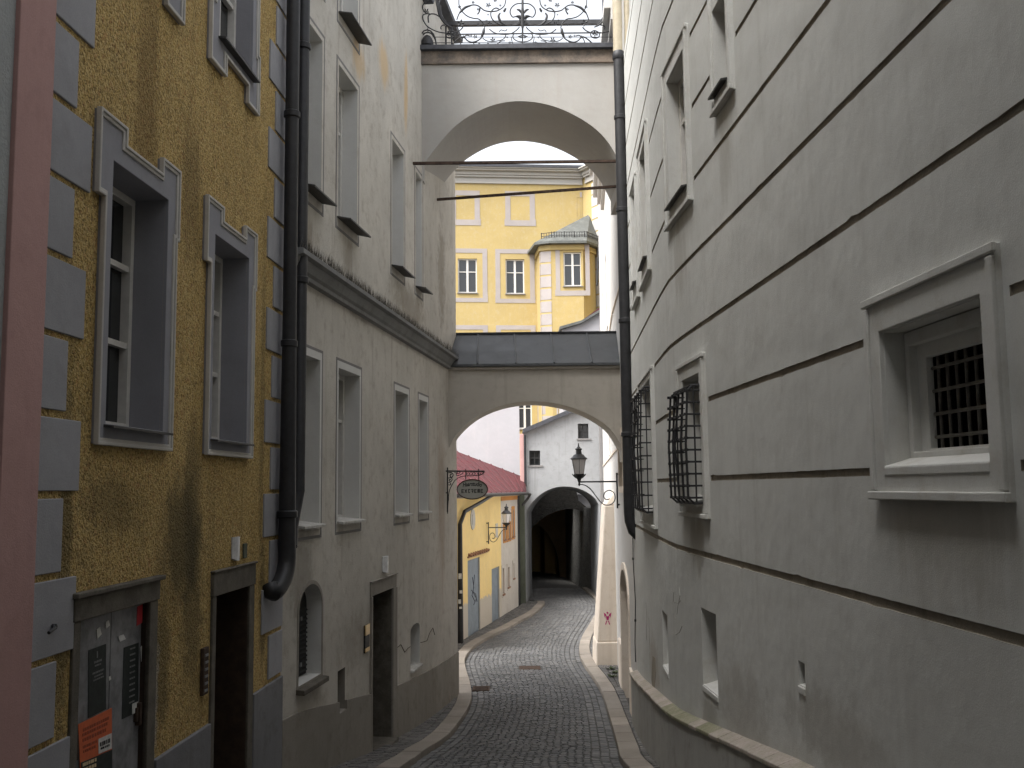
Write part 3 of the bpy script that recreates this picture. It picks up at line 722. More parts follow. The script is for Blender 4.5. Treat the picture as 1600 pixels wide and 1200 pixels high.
mb.lathe((p0.x + .0, p0.y, p0.z - .2), [(.17, 0), (.16, .3), (.12, .5), (.07, .62), (.02, .66)], 10)
tag(mb.build('guard_stone', M['granite'], None, (p0.x, p0.y, p0.z), smooth=50), 'low tapered guard stone at the corner of the beige house', 'guard stone')
# ================================================================== RIGHT GROOVED HOUSE
W = WA; SE = W.S[-1]
rh = thing('grooved_house', 'warm white rendered house with long horizontal grooves and barred windows', 'house', (fn(6), 6, g(6)))
nwin = (W.s(1386, 620), W.s(1549, 620), W.z(1395, 727), W.z(1386, 518)); nfr = (W.s(1366, 620), W.s(1578, 620), W.z(1374, 780), W.z(1361, 470))
mwin = (W.s(1072, 700), W.s(1099, 700), W.z(1099, 779), W.z(1096, 583)); mfr = (W.s(1066, 700), W.s(1107, 700), W.z(1109, 811), W.z(1102, 550))
fwin = (W.s(1005.5, 700), W.s(1021, 700), W.z(1021, 795), W.z(1019, 590)); ffr = (W.s(1003, 700), W.s(1025, 700), W.z(1026, 826), W.z(1021, 572))
u1 = (W.s(1120, 100), W.s(1139.5, 90), W.z(1139.5, 122), W.z(1122.6, 10)); u1f = (W.s(1116, 100), W.s(1148, 100), W.z(1148, 141), W.z(1122.6, 10) + .3)
u2 = (W.s(1047, 220), W.s(1074, 200), W.z(1076, 288), W.z(1070, 78)); u2f = (W.s(1041.5, 220), W.s(1080, 200), W.z(1083, 313), W.z(1072, 42))
u3 = (W.s(1003.5, 320), W.s(1012, 320), W.z(1012, 404), W.z(1010, 216)); u3f = (W.s(1001, 330), W.s(1016, 330), W.z(1016, 427), W.z(1013, 181))
u4 = (W.s(990.5, 380), W.s(995.5, 380), W.z(996, 440), W.z(994, 285)); u4f = (W.s(989.2, 380), W.s(998.5, 380), W.z(1000, 465), W.z(995.6, 268))
so_ = lambda q: (min(q[0], q[1]), max(q[0], q[1]), q[2], q[3])
wins = [(so_(a), so_(b), c) for a, b, c in [(nwin, nfr, 'barred'), (mwin, mfr, 'basket'), (fwin, ffr, 'basket'), (u1, u1f, 'plain'), (u2, u2f, 'plain'), (u3, u3f, 'plain'), (u4, u4f, 'plain')]]
holes = [(rect(*w[0]), .32) for w in wins]
s1 = (W.s(1097, 1010), W.s(1120, 1010), W.z(1120, 1086), W.z(1096, 949)); s2 = (W.s(1035.5, 1000), W.s(1043.5, 1000), W.z(1043.5, 1050), W.z(1035, 953)); s3 = (W.s(1248, 1053), W.s(1258, 1053), W.z(1258, 1074), W.z(1248, 1032))
slots = [so_(s1), so_(s2), so_(s3)]
holes += [(rect(*s), .28) for s in slots]
# grooves, broken at the window surrounds
zg0 = W.z(1280, 915); zs = [zg0, W.z(1240, 742), W.z(1240, 581), W.z(1264, 400), W.z(1200, 281)]
step = (zs[4] - zs[1]) / 3
zl = [zs[0]] + [zs[1] + step * k for k in range(19)]
gw = .048; rg = random.Random(17)
for i, z in enumerate(zl):
    h = gw * (1.15 if i == 0 else 1)
    if z > 7.6: continue
    segs = [(1.0, SE - .004)]
    for w in wins:
        f = w[1]
        if f[2] - .03 < z + h / 2 and z - h / 2 < f[3] + .03:
            ns = []
            for a, b in segs:
                if f[0] - .05 >= b or f[1] + .05 <= a: ns.append((a, b)); continue
                if f[0] - .05 > a: ns.append((a, f[0] - .05))
                if f[1] + .05 < b: ns.append((f[1] + .05, b))
            segs = ns
    for a, b in segs:
        if b - a > .04:
            n = max(1, int((b - a) / .09)); j = lambda: rg.gauss(0, .0009) - (rg.uniform(.003, .011) if rg.random() < .03 else 0)
            lo_ = [(lerp(a, b, i / n), z - h / 2 + j()) for i in range(n + 1)]; hi_ = [(lerp(a, b, i / n), z + h / 2 - j()) for i in range(n, -1, -1)]
            holes.append((lo_ + hi_, .014, 2, True))
facade(rh, W, rect(0.001, SE - .001, LOW, 7.75), holes, [M['rightwall'], M['rightframe'], M['groove']], 6)
def surround(w, win, fr, hood=True):
    mb = MB(); mb.plate(W, rect(*fr), [offset(rect(*win), .004)], -.06, .03, hd=-.06)
    mb.wbox(W, fr[0] - .02, fr[1] + .02, fr[2], fr[2] + .045, .028, .06)
    if hood: mb.wbox(W, fr[0] - .02, fr[1] + .02, fr[3] - .045, fr[3], .028, .05)
    mb.wbox(W, fr[0], fr[0] + .05, fr[2] + .052, fr[3] - .058, .028, .05); mb.wbox(W, fr[1] - .05, fr[1], fr[2] + .052, fr[3] - .058, .028, .05)
    return mb.build('surround', M['rightframe'], w, bevel=.006)
for win, fr, kind in wins:
    W = WA
    if W.breaks(fr[0] - .1, fr[1] + .1):      # on the bend of the wall: one flat window plane
        pa, pb = W.P(fr[0], 0), W.P(fr[1], 0); k_ = (pb - pa).length / (fr[1] - fr[0]); W = Wall([(pa.x, pa.y), (pb.x, pb.y)], -1); f0 = fr[0]
        win = ((win[0] - f0) * k_, (win[1] - f0) * k_, win[2], win[3]); fr = (0, (fr[1] - f0) * k_, fr[2], fr[3])
    a, b, z0, z1 = win
    if kind == 'barred':
        D1 = .16; ib, ia = W.s(1450, 630, -D1), max(a + .05, W.s(1556, 610, -D1)); iz0, iz1 = W.z(1457, 701, -D1), W.z(1450, 557, -D1)
        mb = MB(); mb.plate(W, rect(a + .004, b - .004, z0 + .004, z1 - .004), [rect(ia, ib, iz0, iz1)], -.2, -D1)
        mb.plate(W, rect(a + .006, b - .006, z0 + .006, z1 - .006), [rect(a + .05, b - .05, z0 + .07, z1 - .08)], -D1, -D1 + .05)
        w = mb.build('window', M['rightframe'], rh, bevel=.005)
        mb = MB()
        for k in range(7): s = lerp(ia, ib, (k + .5) / 7); mb.tube([W.P(s, iz0, -.205), W.P(s, iz1, -.205)], .01, 6)
        for k in range(4): z = lerp(iz0, iz1, (k + .5) / 4); mb.tube([W.P(ia - .02, z, -.195), W.P(ib + .02, z, -.195)], .01, 6)
        mb.build('grille', M['greyiron'], w)
        mb = MB(); mb.wbox(W, ia - .1, ib + .1, iz0 - .1, iz1 + .1, -.8, -.78); mb.sides(W, rect(ia - .002, ib + .002, iz0 - .002, iz1 + .002), -.2, -.78); mb.build('pane', M['black'], w, recalc=False)  # black box behind the bars, interior darkness put into its colour
        mb = MB(); mb.hexa([W.P(a, z0 - .02, -.15), W.P(b, z0 - .02, -.15), W.P(b + .01, z0 - .06, .036), W.P(a - .01, z0 - .06, .036), W.P(a, z0 + .05, -.15), W.P(b, z0 + .05, -.15), W.P(b + .01, z0 - .005, .036), W.P(a - .01, z0 - .005, .036)]); mb.build('sill', M['rightframe'], w, bevel=.01)
    else:
        w = window(rh, W, a, b, z0, z1, .2 if kind == 'basket' else .16, rows=(.66,), cols=1, fw=.07)
        mb = MB(); q = [W.P(a - .01, z0 + .03, -.14), W.P(b + .01, z0 + .03, -.14), W.P(b + .02, z0 - .02, .09), W.P(a - .02, z0 - .02, .09)]
        mb.hexa([p - Vector((0, 0, .02 if kind == 'plain' else .06)) for p in q] + q); mb.build('sill', M['sillmetal' if kind == 'plain' else 'rightframe'], w)
    if kind == 'basket':
        mb = MB(); e = .17; a2, b2 = a - .03, b + .01; zz0, zz1 = z0 - .04, z1 - .12
        rw = random.Random(11)
        nb = 4
        for k in range(nb + 1):
            s = lerp(a2, b2, k / nb); j = rw.uniform(-.02, .02)
            mb.tube([W.P(s, zz0, .03), W.P(s, zz0 - .005, e - .06), W.P(s, zz0 + .05, e), W.P(s + j * 1.5, (zz0 + zz1) / 2, e + .012 + j), W.P(s, zz1 - .05, e - .02), W.P(s, zz1, e - .07), W.P(s, zz1, .03)], .012, 6)
        for k in range(10):
            z = lerp(zz0 + .05, zz1 - .05, k / 9); bulge = e + .01 * math.sin(k / 9 * math.pi)
            mb.tube([W.P(a2, z, -.02), W.P(a2, z, bulge - .01), W.P(b2, z, bulge - .01), W.P(b2, z, -.02)], .01, 6)
            for j in range(nb + 1):
                s = lerp(a2, b2, j / nb); mb.wbox(W, s - .013, s + .013, z - .013, z + .013, bulge - .02, bulge + .014)
        for z in (zz0, zz1):
            mb.tube([W.P(a2, z, .03), W.P(a2, z, e - .06), W.P(b2, z, e - .06), W.P(b2, z, .03)], .014, 6)
        for s in (a2, b2):
            for d in (.09,): mb.tube([W.P(s, zz0, d), W.P(s, zz1, d)], .009, 6)
        mb.build('grille', M['iron'], w)
    surround(w, win, fr)
W = WA
for i, s in enumerate(slots):
    mb = MB(); mb.fill(W, rect(*s), [], -.27); o = mb.build('vent_slot', M['rightframe' if i != 1 else 'groove'], rh, recalc=False)
    mb = MB(); a, b, z0, z1 = s
    mb.hexa([W.P(a, z0 - .03, -.2), W.P(b, z0 - .03, -.2), W.P(b, z0 - .06, .012), W.P(a, z0 - .06, .012), W.P(a, z0 + .05, -.2), W.P(b, z0 + .05, -.2), W.P(b, z0 - .01, .012), W.P(a, z0 - .01, .012)]); mb.build('sill', M['rightframe'], o, bevel=.006)
# sloping plinth with stone ledge
pd = .13
ledge = sorted([W.hit(990, 1062, pd), W.hit(1060, 1125, pd), W.hit(1220, 1200, pd)])
sl_ = (ledge[1][1] - ledge[0][1]) / (ledge[1][0] - ledge[0][0])
LT = [(0, ledge[0][1] - sl_ * ledge[0][0] * .8)] + ledge + [(SE + 1, ledge[-1][1] - .14)]
def lin(T, x):
    for (a, b), (c, d) in zip(T, T[1:]):
        if x <= c: return lerp(b, d, (x - a) / (c - a))
    return T[-1][1]
zl_ = lambda s: lin(LT, s)
mb = MB(); ss = [lerp(.01, SE - .01, i / 48) for i in range(49)] + W.breaks(0, SE); ss = sorted(ss)
for a, b in zip(ss, ss[1:]):
    mb.hexa([W.P(a, LOW + .2, -.02), W.P(b, LOW + .2, -.02), W.P(b, LOW + .2, pd - .02), W.P(a, LOW + .2, pd - .02), W.P(a, zl_(a) - .03, -.02), W.P(b, zl_(b) - .03, -.02), W.P(b, zl_(b) - .03, pd - .02), W.P(a, zl_(a) - .03, pd - .02)])
mb.build('plinth', M['rightplinth'], rh)
mb = MB(); s = 1.0; rw = random.Random(9); k = 0
while s < SE - .05:
    L = min(rw.uniform(.25, .7), SE - .02 - s); a, b = s, s + L - .008; jj = rw.uniform(-.006, .006)
    cuts = [a] + W.breaks(a, b) + [b]; m = 1 if rw.random() < .33 and W.P(a, 0).y < 11.5 else 0
    for a, b in zip(cuts, cuts[1:]):
        mb.hexa([W.P(a, zl_(a) - .028, -.01), W.P(b, zl_(b) - .028, -.01), W.P(b, zl_(b) - .028, pd + jj), W.P(a, zl_(a) - .028, pd + jj),
                 W.P(a, zl_(a) + .06, -.01), W.P(b, zl_(b) + .06, -.01), W.P(b, zl_(b) + .006, pd + jj), W.P(a, zl_(a) + .006, pd + jj)], m)
    s += L; k += 1
mb.build('ledge', [M['ledge'], M['moss']], rh, bevel=.006)
# scratched graffiti and scuffs
mb = MB()
for lst in ([(1053, 925), (1052, 940), (1054, 962), (1056, 968)], [(1061, 917), (1063, 930), (1059, 948), (1058, 960)], [(1054, 940), (1060, 943), (1064, 938)], [(1056, 992), (1062, 988), (1066, 978)], [(1010, 942), (1011, 975), (1010, 1000)], [(1014, 965), (1015, 1010), (1016, 1030)]):
    mb.tube([W.P(*W.hit(x, y), .0005) for x, y in lst], .003, 5)
mb.build('scratches', M['scuff'], rh)
mb = MB(); lp = [W.hit(x, y) for x, y in ((1020, 1024), (1024, 1028), (1025, 1050), (1023, 1074), (1020, 1078), (1018, 1062), (1019, 1040))]
mb.plate(W, lp, [], -.01, .003); mb.build('plaster_patch', M['groove'], rh)

# ================================================================== WHITE HOUSE beyond the right downpipe
W = WB; SE = W.S[-1]
wh = thing('white_house', 'bright white rendered house with arched doorway beyond the black downpipe', 'house', (ff(20), 20, g(20)))
aw0, aw1 = W.s(984.5, 1000), W.s(973, 1000); azt = W.z(978, 893); azs = W.z(978, 935)
def arch(a, b, z0, zs, za, n=14):
    m, r = (a + b) / 2, (b - a) / 2
    return [(a, z0), (b, z0)] + [(m + r * math.cos(math.pi * i / n), zs + (za - zs) * math.sin(math.pi * i / n)) for i in range(n + 1)]
holes = [(arch(aw0, aw1, g(20) - .2, azs, azt), .45)]
ww = (W.s(974, 720), W.s(967.5, 720), W.z(970, 760), W.z(970, 680)); holes.append((rect(*ww), .2))
w2 = [(W.sY(27.5), W.sY(28.6), 1.0, 2.7), (W.sY(33), W.sY(34.1), 1.0, 2.7), (W.sY(27.5), W.sY(28.6), 4.6, 6.6), (W.sY(33), W.sY(34.1), 4.6, 6.6)]
holes += [(rect(*q), .2) for q in w2]
sW = W.sY(30)
facade(wh, W, [(.001, LOW), (SE, LOW), (SE, 12.9), (sW, 12.9), (sW, 9.0), (.001, 9.0)], holes, [M['whitehouse'], M['tan']], 6)
mb = MB(); mb.plate(W, arch(aw0 + .004, aw1 - .004, g(20) - .2, azs, azt - .004), [], -.45, -.38)
m_ = (aw0 + aw1) / 2; mb.wbox(W, m_ - .02, m_ + .02, g(20) - .2, azt - .1, -.39, -.35)
dd = mb.build('door', M['steel_door'], wh)
mb = MB(); mb.wbox(W, m_ + .06, m_ + .1, g(20) + 1, g(20) + 1.15, -.38, -.33); mb.build('handle', M['iron'], dd)
mb = MB(); mb.plate(W, offset(arch(aw0, aw1, g(20) - .2, azs, azt), .14), [arch(aw0, aw1, g(20) - .25, azs, azt)], -.01, .035); mb.build('door_surround', M['tan'], wh)
for q in [ww] + w2:
    w = window(wh, W, *q, .15, rows=(.66,), cols=1)
    mb = MB(); mb.plate(W, offset(rect(*q), .13), [rect(*q)], -.01, .025); mb.build('surround', M['tan' if q is ww else 'whitehouse'], w)
mb = MB()
for z, a in ((W.z(962, 706), W.sY(22.0)), (4.0, .02)): mb.wbox(W, a, W.sY(22.85), z, z + .05, -.01, .03); mb.wbox(W, W.sY(22.95), SE - .01, z, z + .05, -.01, .03)
mb.build('string_course', M['tan'], wh)
mb = MB()
for a, b in ((.01, aw0 - .16), (aw1 + .16, W.sY(22.8))): mb.wbox(W, a, b, LOW + .3, g(20) + .95, -.01, .05)
mb.build('plinth', M['tan'], wh, bevel=.02)
mb = MB(); [mb.wbox(W, a, b, zt_ - .6 + h0, zt_ - .6 + h1, -.01, d) for a, b, zt_ in ((.001, W.sY(22.9) - .002, 9.0), (W.sY(22.9) + .002, sW - .4, 9.0), (sW, SE, 12.9)) for h0, h1, d in ((0, .18, .1), (.182, .4, .2), (.402, .6, .32))]; mb.build('cornice', M['whitehouse'], wh)
# buttress with a stencil
BY = 25.0
b0, b1 = at(933, 1000, BY).x, W.P(W.sY(25.3), 0).x + .3; bt = at(946, 800, BY).x; zb0 = g(BY) - .3; zbm = at(945, 1003, BY).z; zbt = at(950, 790, BY).z; bb = at(930.5, 1040, BY).x
mb = MB(); yb = BY + 1.1
mb.hexa([(b0, BY, zbm), (b1, BY, zbm), (b1, yb, zbm), (b0, yb, zbm), (bt, BY + .15, zbt), (b1, BY + .15, zbt), (b1, yb, zbt), (bt, yb, zbt)])
mb.hexa([(bt, BY + .151, zbt), (b1, BY + .151, zbt), (b1, yb, zbt), (bt, yb, zbt), (b1 - .2, BY + .3, zbt + .45), (b1, BY + .3, zbt + .45), (b1, yb, zbt + .45), (b1 - .2, yb, zbt + .45)])
bu = tag(mb.build('buttress', M['tan'], None, base((b0, BY)), bevel=.03), 'sloping cream wall buttress with a pink stencil figure on its face', 'buttress')
mb = MB(); mb.hexa([(bb, BY - .05, zb0), (b1, BY - .05, zb0), (b1, yb + .03, zb0), (bb, yb + .03, zb0), (b0 - .015, BY - .03, zbm), (b1, BY - .03, zbm), (b1, yb + .03, zbm), (b0 - .015, yb + .03, zbm)])
mb.build('base', M['tan'], bu, bevel=.03)
mb = MB(); slope = .15 / (zbt - zbm)
def st(pts):
    w = [at(x, y, BY) for x, y in pts]
    w = [Vector((p.x, BY + max(0, p.z - zbm) * slope - .004, p.z)) for p in w]
    mb.face(w); mb.face([p - Vector((0, .002, 0)) for p in w])
for pts in ([(943, 957), (947, 960), (948, 963), (945, 962)], [(956, 957), (952, 960), (951, 963), (954, 962)], [(947.5, 957), (949, 956), (951, 957), (949.5, 960)], [(947, 963), (952, 963), (951, 969), (948, 969)],
            [(947.5, 970), (949, 970), (947, 976), (945.5, 976)], [(950, 970), (951.5, 970), (953.5, 976), (952, 976)], [(944, 960), (946, 963), (946, 966), (944.5, 963)], [(955, 960), (953, 963), (953, 966), (954.5, 963)]): st(pts)
mb.build('stencil', M['magenta'], bu, recalc=False)

# ================================================================== UPPER BRIDGE
def arch_pts(pl, pix, d=0): return [pl.hit(x, y, d) for x, y in pix]
YB1, YB1b = 18.12, 20.3
BW = front(YB1)
def smooth(pts, n=5):
    out = []
    for i in range(len(pts) - 1):
        p0 = pts[max(i - 1, 0)]; p1 = pts[i]; p2 = pts[i + 1]; p3 = pts[min(i + 2, len(pts) - 1)]
        for k in range(n):
            t = k / n
            out.append(tuple(.5 * (2 * b + (c - a) * t + (2 * a - 5 * b + 4 * c - d) * t * t + (3 * b - a - 3 * c + d) * t ** 3) for a, b, c, d in zip(p0, p1, p2, p3)))
    out.append(tuple(pts[-1])); return out
ub = thing('upper_bridge', 'high cream arch bridging the alley under an ornate iron railing', 'bridge', (0.3, YB1, 5.9))
a1 = smooth(arch_pts(BW, [(662, 258), (680, 232), (716, 193), (765, 166), (815, 158), (868, 167), (918, 192), (950, 222), (972, 262)]), 5)
sxl, sxr = 10 + fg(YB1) - .6, 10 + ff(YB1) + .6
zt1 = BW.z(815, 100)
lp = [(sxl, a1[0][1] - .3)] + [(a1[0][0], a1[0][1] - .3)] + a1 + [(a1[-1][0], a1[-1][1] - .3), (sxr, a1[-1][1] - .3), (sxr, zt1), (sxl, zt1)]
mb = MB(); mb.plate(BW, lp, [], -(YB1b - YB1), 0); mb.fill(BW, lp, [], -(YB1b - YB1))
mb.build('arch', M['bridge'], ub)
zt2 = BW.z(815, 76)
mb = MB(); mb.box((sxl - 10, YB1 - .05, zt1), (sxr - 10, YB1b + .02, zt2 - .05)); mb.build('coping', M['coping'], ub, bevel=.01)
mb = MB(); mb.box((sxl - 10, YB1 - .14, zt2 - .052), (sxr - 10 - .1, YB1b + .04, zt2 + .04)); mb.build('capping', M['slate'], ub, bevel=.006)
ZR = zt2 + .04
# iron railing
def rp(x, y, Y=YB1 + .02): return at(650 + x / 9.41, y / 9.41, Y)
rl = thing('iron_railing', 'ornate black wrought iron railing of scrolls and leaves on the upper bridge', 'railing', (0.3, YB1, ZR))
TOPR = -250
curves = [([(300, -120), (300, 0), (320, 100), (350, 230), (430, 350), (520, 400)], .022), ([(355, -60), (350, 0), (335, 100), (355, 200), (420, 300), (480, 370)], .016),
 ([(240, -60), (150, 20), (100, 80), (105, 140), (150, 190), (185, 205)], .012), ([(350, 250), (290, 212), (220, 205), (180, 240), (185, 330)], .014), ([(430, 370), (390, 372), (365, 400), (370, 430)], .012),
 ([(420, 300), (380, 230), (360, 130), (365, 80)], .013), ([(200, 200), (110, 215), (105, 290), (170, 390), (300, 460), (430, 485), (560, 480), (640, 450), (690, 400)], .012),
 ([(600, 290), (640, 190), (720, 110), (820, 75), (900, 80), (960, 120), (1010, 155), (1100, 170), (1190, 160), (1220, 140), (1180, 118), (1130, 140), (1100, 190), (1110, 260), (1160, 320), (1260, 370), (1400, 375)], .012),
 ([(640, 190), (720, 112), (820, 78)], .022), ([(625, -140), (630, 0), (635, 80), (680, 170), (760, 240), (850, 270), (920, 280), (980, 330), (1010, 400), (1000, 430)], .011),
 ([(1330, -120), (1320, 0), (1300, 80), (1250, 130), (1180, 165)], .011), ([(1560, 50), (1470, 60), (1400, 120), (1385, 190), (1420, 250), (1460, 245), (1500, 255), (1525, 290), (1500, 340), (1430, 370), (1340, 378)], .012),
 ([(1240, 190), (1215, 230), (1230, 290), (1280, 350), (1360, 378)], .02), ([(1560, 200), (1520, 150), (1480, 140)], .02), ([(1560, 290), (1520, 240), (1460, 245)], .024), ([(1555, 330), (1530, 310), (1515, 350), (1450, 375)], .014),
 ([(1080, 430), (1150, 480), (1250, 505), (1380, 500), (1470, 450), (1520, 400)], .011), ([(1000, 430), (985, 520), (920, 590), (830, 620), (760, 600), (720, 560), (670, 545), (600, 590), (520, 665)], .013),
 ([(1000, 420), (990, 480), (960, 540)], .026), ([(1490, 500), (1440, 500), (1425, 550), (1480, 600), (1560, 615)], .011), ([(650, 665), (680, 570), (740, 520), (790, 530)], .01), ([(980, 560), (1040, 600), (1130, 610), (1250, 590), (1310, 550), (1320, 500)], .01),
 ([(440, 480), (450, 540), (500, 560), (560, 540), (570, 480), (520, 450), (460, 470)], .012), ([(860, 665), (850, 630), (900, 610)], .01), ([(1180, 665), (1240, 610), (1310, 600)], .01), ([(1400, 540), (1410, 600), (1430, 665)], .009),
 ([(1500, 540), (1560, 520), (1610, 530)], .01), ([(940, 100), (935, 160), (905, 210)], .014), ([(1320, 120), (1290, 180)], .018), ([(1225, 470), (1250, 440), (1310, 455), (1340, 430)], .009),
 ([(175, 490), (175, 380)], .009), ([(640, -200), (760, -120), (900, -60), (1000, -100), (1080, -170), (1180, -150), (1230, -80), (1330, -40)], .012), ([(1565, -150), (1450, -180), (1390, -100), (1440, -30), (1520, -20)], .012)]
CX2 = 2 * 1570
left, right = MB(), MB()
for pts, r in curves:
    sm = smooth(pts, 4)
    for mbx, f in ((left, lambda x: x), (right, lambda x: CX2 - x)):
        P = [rp(f(x), y) for x, y in sm if f(x) < 2960]
        if len(P) < 2: continue
        n = len(P); rs = [r * (1.0 if r < .016 else (.45 + .75 * math.sin(math.pi * min(1, (i + 1) / n)))) for i in range(n)]
        mbx.tube(P, rs, 6)
flowers = [(660, 345, 60), (1065, 80, 42), (1085, 352, 40), (640, 105, 28), (150, 168, 48), (505, 500, 50), (1130, 590, 44), (870, 545, 34), (915, 140, 26), (1240, 85, 20), (1040, 310, 22), (1540, 550, 26), (1380, 630, 24), (1060, 640, 20), (1165, 10, 30), (840, 40, 26), (810, 530, 18), (1340, 555, 18), (700, 545, 24), (930, 640, 18), (1300, 165, 24), (1060, 220, 16), (915, 370, 22)]
rw = random.Random(4)
for x, y, r in flowers:
    for f in (lambda q: q, lambda q: CX2 - q):
        if f(x) > 2900: continue
        mbx = MB()
        c = rp(f(x), y); rr = r / 9.41 * YB1 / K; n = 5; a0 = rw.uniform(0, 6)
        for k in range(n):
            an = a0 + k * 2 * math.pi / n; u = Vector((math.cos(an), 0, math.sin(an))); v = Vector((-math.sin(an), 0, math.cos(an)))
            pts = [c + u * rr * .15, c + u * rr * .6 + v * rr * .26, c + u * rr * 1.05 + Vector((0, -.02, 0)), c + u * rr * .6 - v * rr * .26]
            mbx.face([p + Vector((0, -.012, 0)) for p in pts]); mbx.face([p + Vector((0, .004, 0)) for p in pts])
        mbx.lathe(c - Vector((0, 0, rr * .18)), [(rr * .08, 0), (rr * .22, rr * .18), (rr * .08, rr * .36)], 6)
        mbx.build('leaf_ornament', M['iron'], rl, recalc=False)
left.build('scrollwork', M['iron'], rl, smooth=60); right.build('scrollwork', M['iron'], rl, smooth=60)
mb = MB(); mb.tube([rp(1567, 640), rp(1567, 420), rp(1567, 330), rp(1567, 100), rp(1567, -150), rp(1567, TOPR)], [.012, .018, .045, .022, .02, .015], 8); mb.build('centre_stem', M['iron'], rl, smooth=50)
mb = MB()
for y, x0, x1, r in ((545, 240, 2960, .007), (630, 60, 2960, .009), (TOPR, 40, 2960, .02), (664, 40, 2960, .012)): mb.tube([rp(x0, y), rp(x1, y)], r, 6)
mb.build('rail', M['iron'], rl)
mb = MB(); p = rp(2960, 0); mb.box((p.x - .035, YB1 - .03, ZR - .12), (p.x + .035, YB1 + .05, ZR + 1.2)); p = rp(60, 0); mb.box((p.x - .02, YB1 - .0, ZR), (p.x + .02, YB1 + .04, ZR + 1.2)); mb.build('post', M['iron'], rl)
mb = MB(); c = rp(165, 660); [mb.tube([c + Vector((.17 * math.cos(t * .39), (.0 if k == 0 else .1), .3 * math.sin(t * .39))) * (1 if j == 0 else .62) for t in range(9)], .014, 6) for k in (0, 1) for j in (0, 1)]; mb.lathe(c, [(.12, -.02), (.11, .08), (.06, .15), (.01, .17)], 10); mb.build('dome_ornament', M['iron'], rl, smooth=40)
# rear rail on the far edge of the bridge
rr_ = thing('rear_handrail', 'plain dark rear handrail on the far edge of the upper bridge', 'railing', (0.3, YB1b, ZR)); mb = MB()
p, q = at(697, 40, YB1b), at(962, 38, YB1b); mb.box((p.x, YB1b - .12, p.z - .045), (q.x + .3, YB1b - .02, p.z + .045)); mb.build('handrail', M['iron'], rr_)
mb = MB(); z2 = at(800, 55, YB1b).z
mb.box((p.x, YB1b - .08, z2 - .012), (q.x + .3, YB1b - .06, z2 + .012)); mb.build('rail', M['iron'], rr_)
for x in (697, 706, 946):
    mb = MB(); t = at(x, 45, YB1b); mb.box((t.x - .018, YB1b - .09, ZR), (t.x + .018, YB1b - .05, p.z - .046)); mb.build('post', M['iron'], rr_)
mb = MB(); t = at(943, 20, YB1b + .4); mb.box((t.x - .03, YB1b + .3, ZR - .3), (t.x + .03, YB1b + .36, ZR + 2.6)); tag(mb.build('iron_pole', M['slate'], None, (t.x, YB1b + .3, ZR)), 'slim dark pole standing behind the right end of the iron railing', 'pole')
# tie rods
p, q = at(651, 252, 17.4), at(984, 255, 17.4); p.x = fg(17.4) - .05; q.x = ff(17.4) + .05
mb = MB(); mb.box((p.x, 17.4 - .03, (p.z + q.z) / 2 - .022), (q.x, 17.4 + .03, (p.z + q.z) / 2 + .022)); tag(mb.build('tie_rod', M['rust'], None, (p.x, 17.4, p.z)), 'upper iron tie rod crossing in front of the high arch', 'tie rod', 'iron tie rods spanning the alley')
sp, zp_ = WG.hit(683, 312); p = WG.P(sp, zp_, -.05); q = at(971, 294, 18.75); q.z = p.z; 
dv = (q - p).normalized(); sd = Vector((-dv.y, dv.x, 0)) * .028; u = Vector((0, 0, .022)); mb = MB()
mb.hexa([p - sd - u, q - sd - u, q + sd - u, p + sd - u, p - sd + u, q - sd + u, q + sd + u, p + sd + u]); tag(mb.build('tie_rod', M['rust'], None, p), 'lower iron tie rod slanting under the high arch', 'tie rod', 'iron tie rods spanning the alley')

# ================================================================== LOWER BRIDGE
YB2, YB2b = 20.62, 21.65
BV = front(YB2)
lb = thing('lower_bridge', 'low taupe plastered arch bridge with a grey sheet metal roof', 'bridge', (.4, YB2, .5))
a2 = smooth(arch_pts(BV, [(699, 706), (712, 680), (738, 655), (768, 639), (800, 630), (832, 627), (866, 630), (900, 639), (930, 653), (955, 672), (974, 702)]), 5)
sxl, sxr = 10 + fg(YB2) - .5, 10 + ff(YB2) + .5
ze = BV.z(836, 577)
lp = [(sxl, a2[0][1] - .25), (a2[0][0] - .02, a2[0][1] - .25)] + a2 + [(a2[-1][0] + .02, a2[-1][1] - .25), (sxr, a2[-1][1] - .25), (sxr, ze), (sxl, ze)]
mb = MB(); mb.plate(BV, lp, [], -(YB2b - YB2), 0); mb.fill(BV, lp, [], -(YB2b - YB2)); mb.build('arch', M['bridge2'], lb)
mb = MB(); mb.box((sxl - 10, YB2 - .07, ze), (sxr - 10, YB2 + .1, ze + .06)); mb.build('eave_moulding', M['bridge2'], lb, bevel=.015)
zr0, zr1 = ze + .06, at(830, 521, YB2b - .1).z
mb = MB(); x0, x1 = sxl - 10 + .3, sxr - 10
mb.hexa([(x0, YB2 - .13, zr0), (x1, YB2 - .13, zr0), (x1, YB2b, zr0), (x0, YB2b, zr0), (x0, YB2 - .13, zr0 + .05), (x1, YB2 - .13, zr0 + .05), (x1, YB2b - .1, zr1), (x0, YB2b - .1, zr1)])
rf = mb.build('roof', M['lead'], lb)
mb = MB()
for x in (742, 802, 862, 921):
    mb = MB(); t, t2 = at(x + 4, 568, YB2 - .13), at(x - 3, 522, YB2b - .1)
    a = Vector((t.x, YB2 - .135, zr0 + .055)); b = Vector((t.x - .02, YB2b - .1, zr1 + .005)); mb.tube([a, b], .022, 6); mb.build('seam', M['lead'], rf)
mb = MB(); mb.box((x0, YB2b - .14, zr1 - .01), (x1, YB2b - .04, zr1 + .03)); mb.build('ridge', M['slate'], lb)

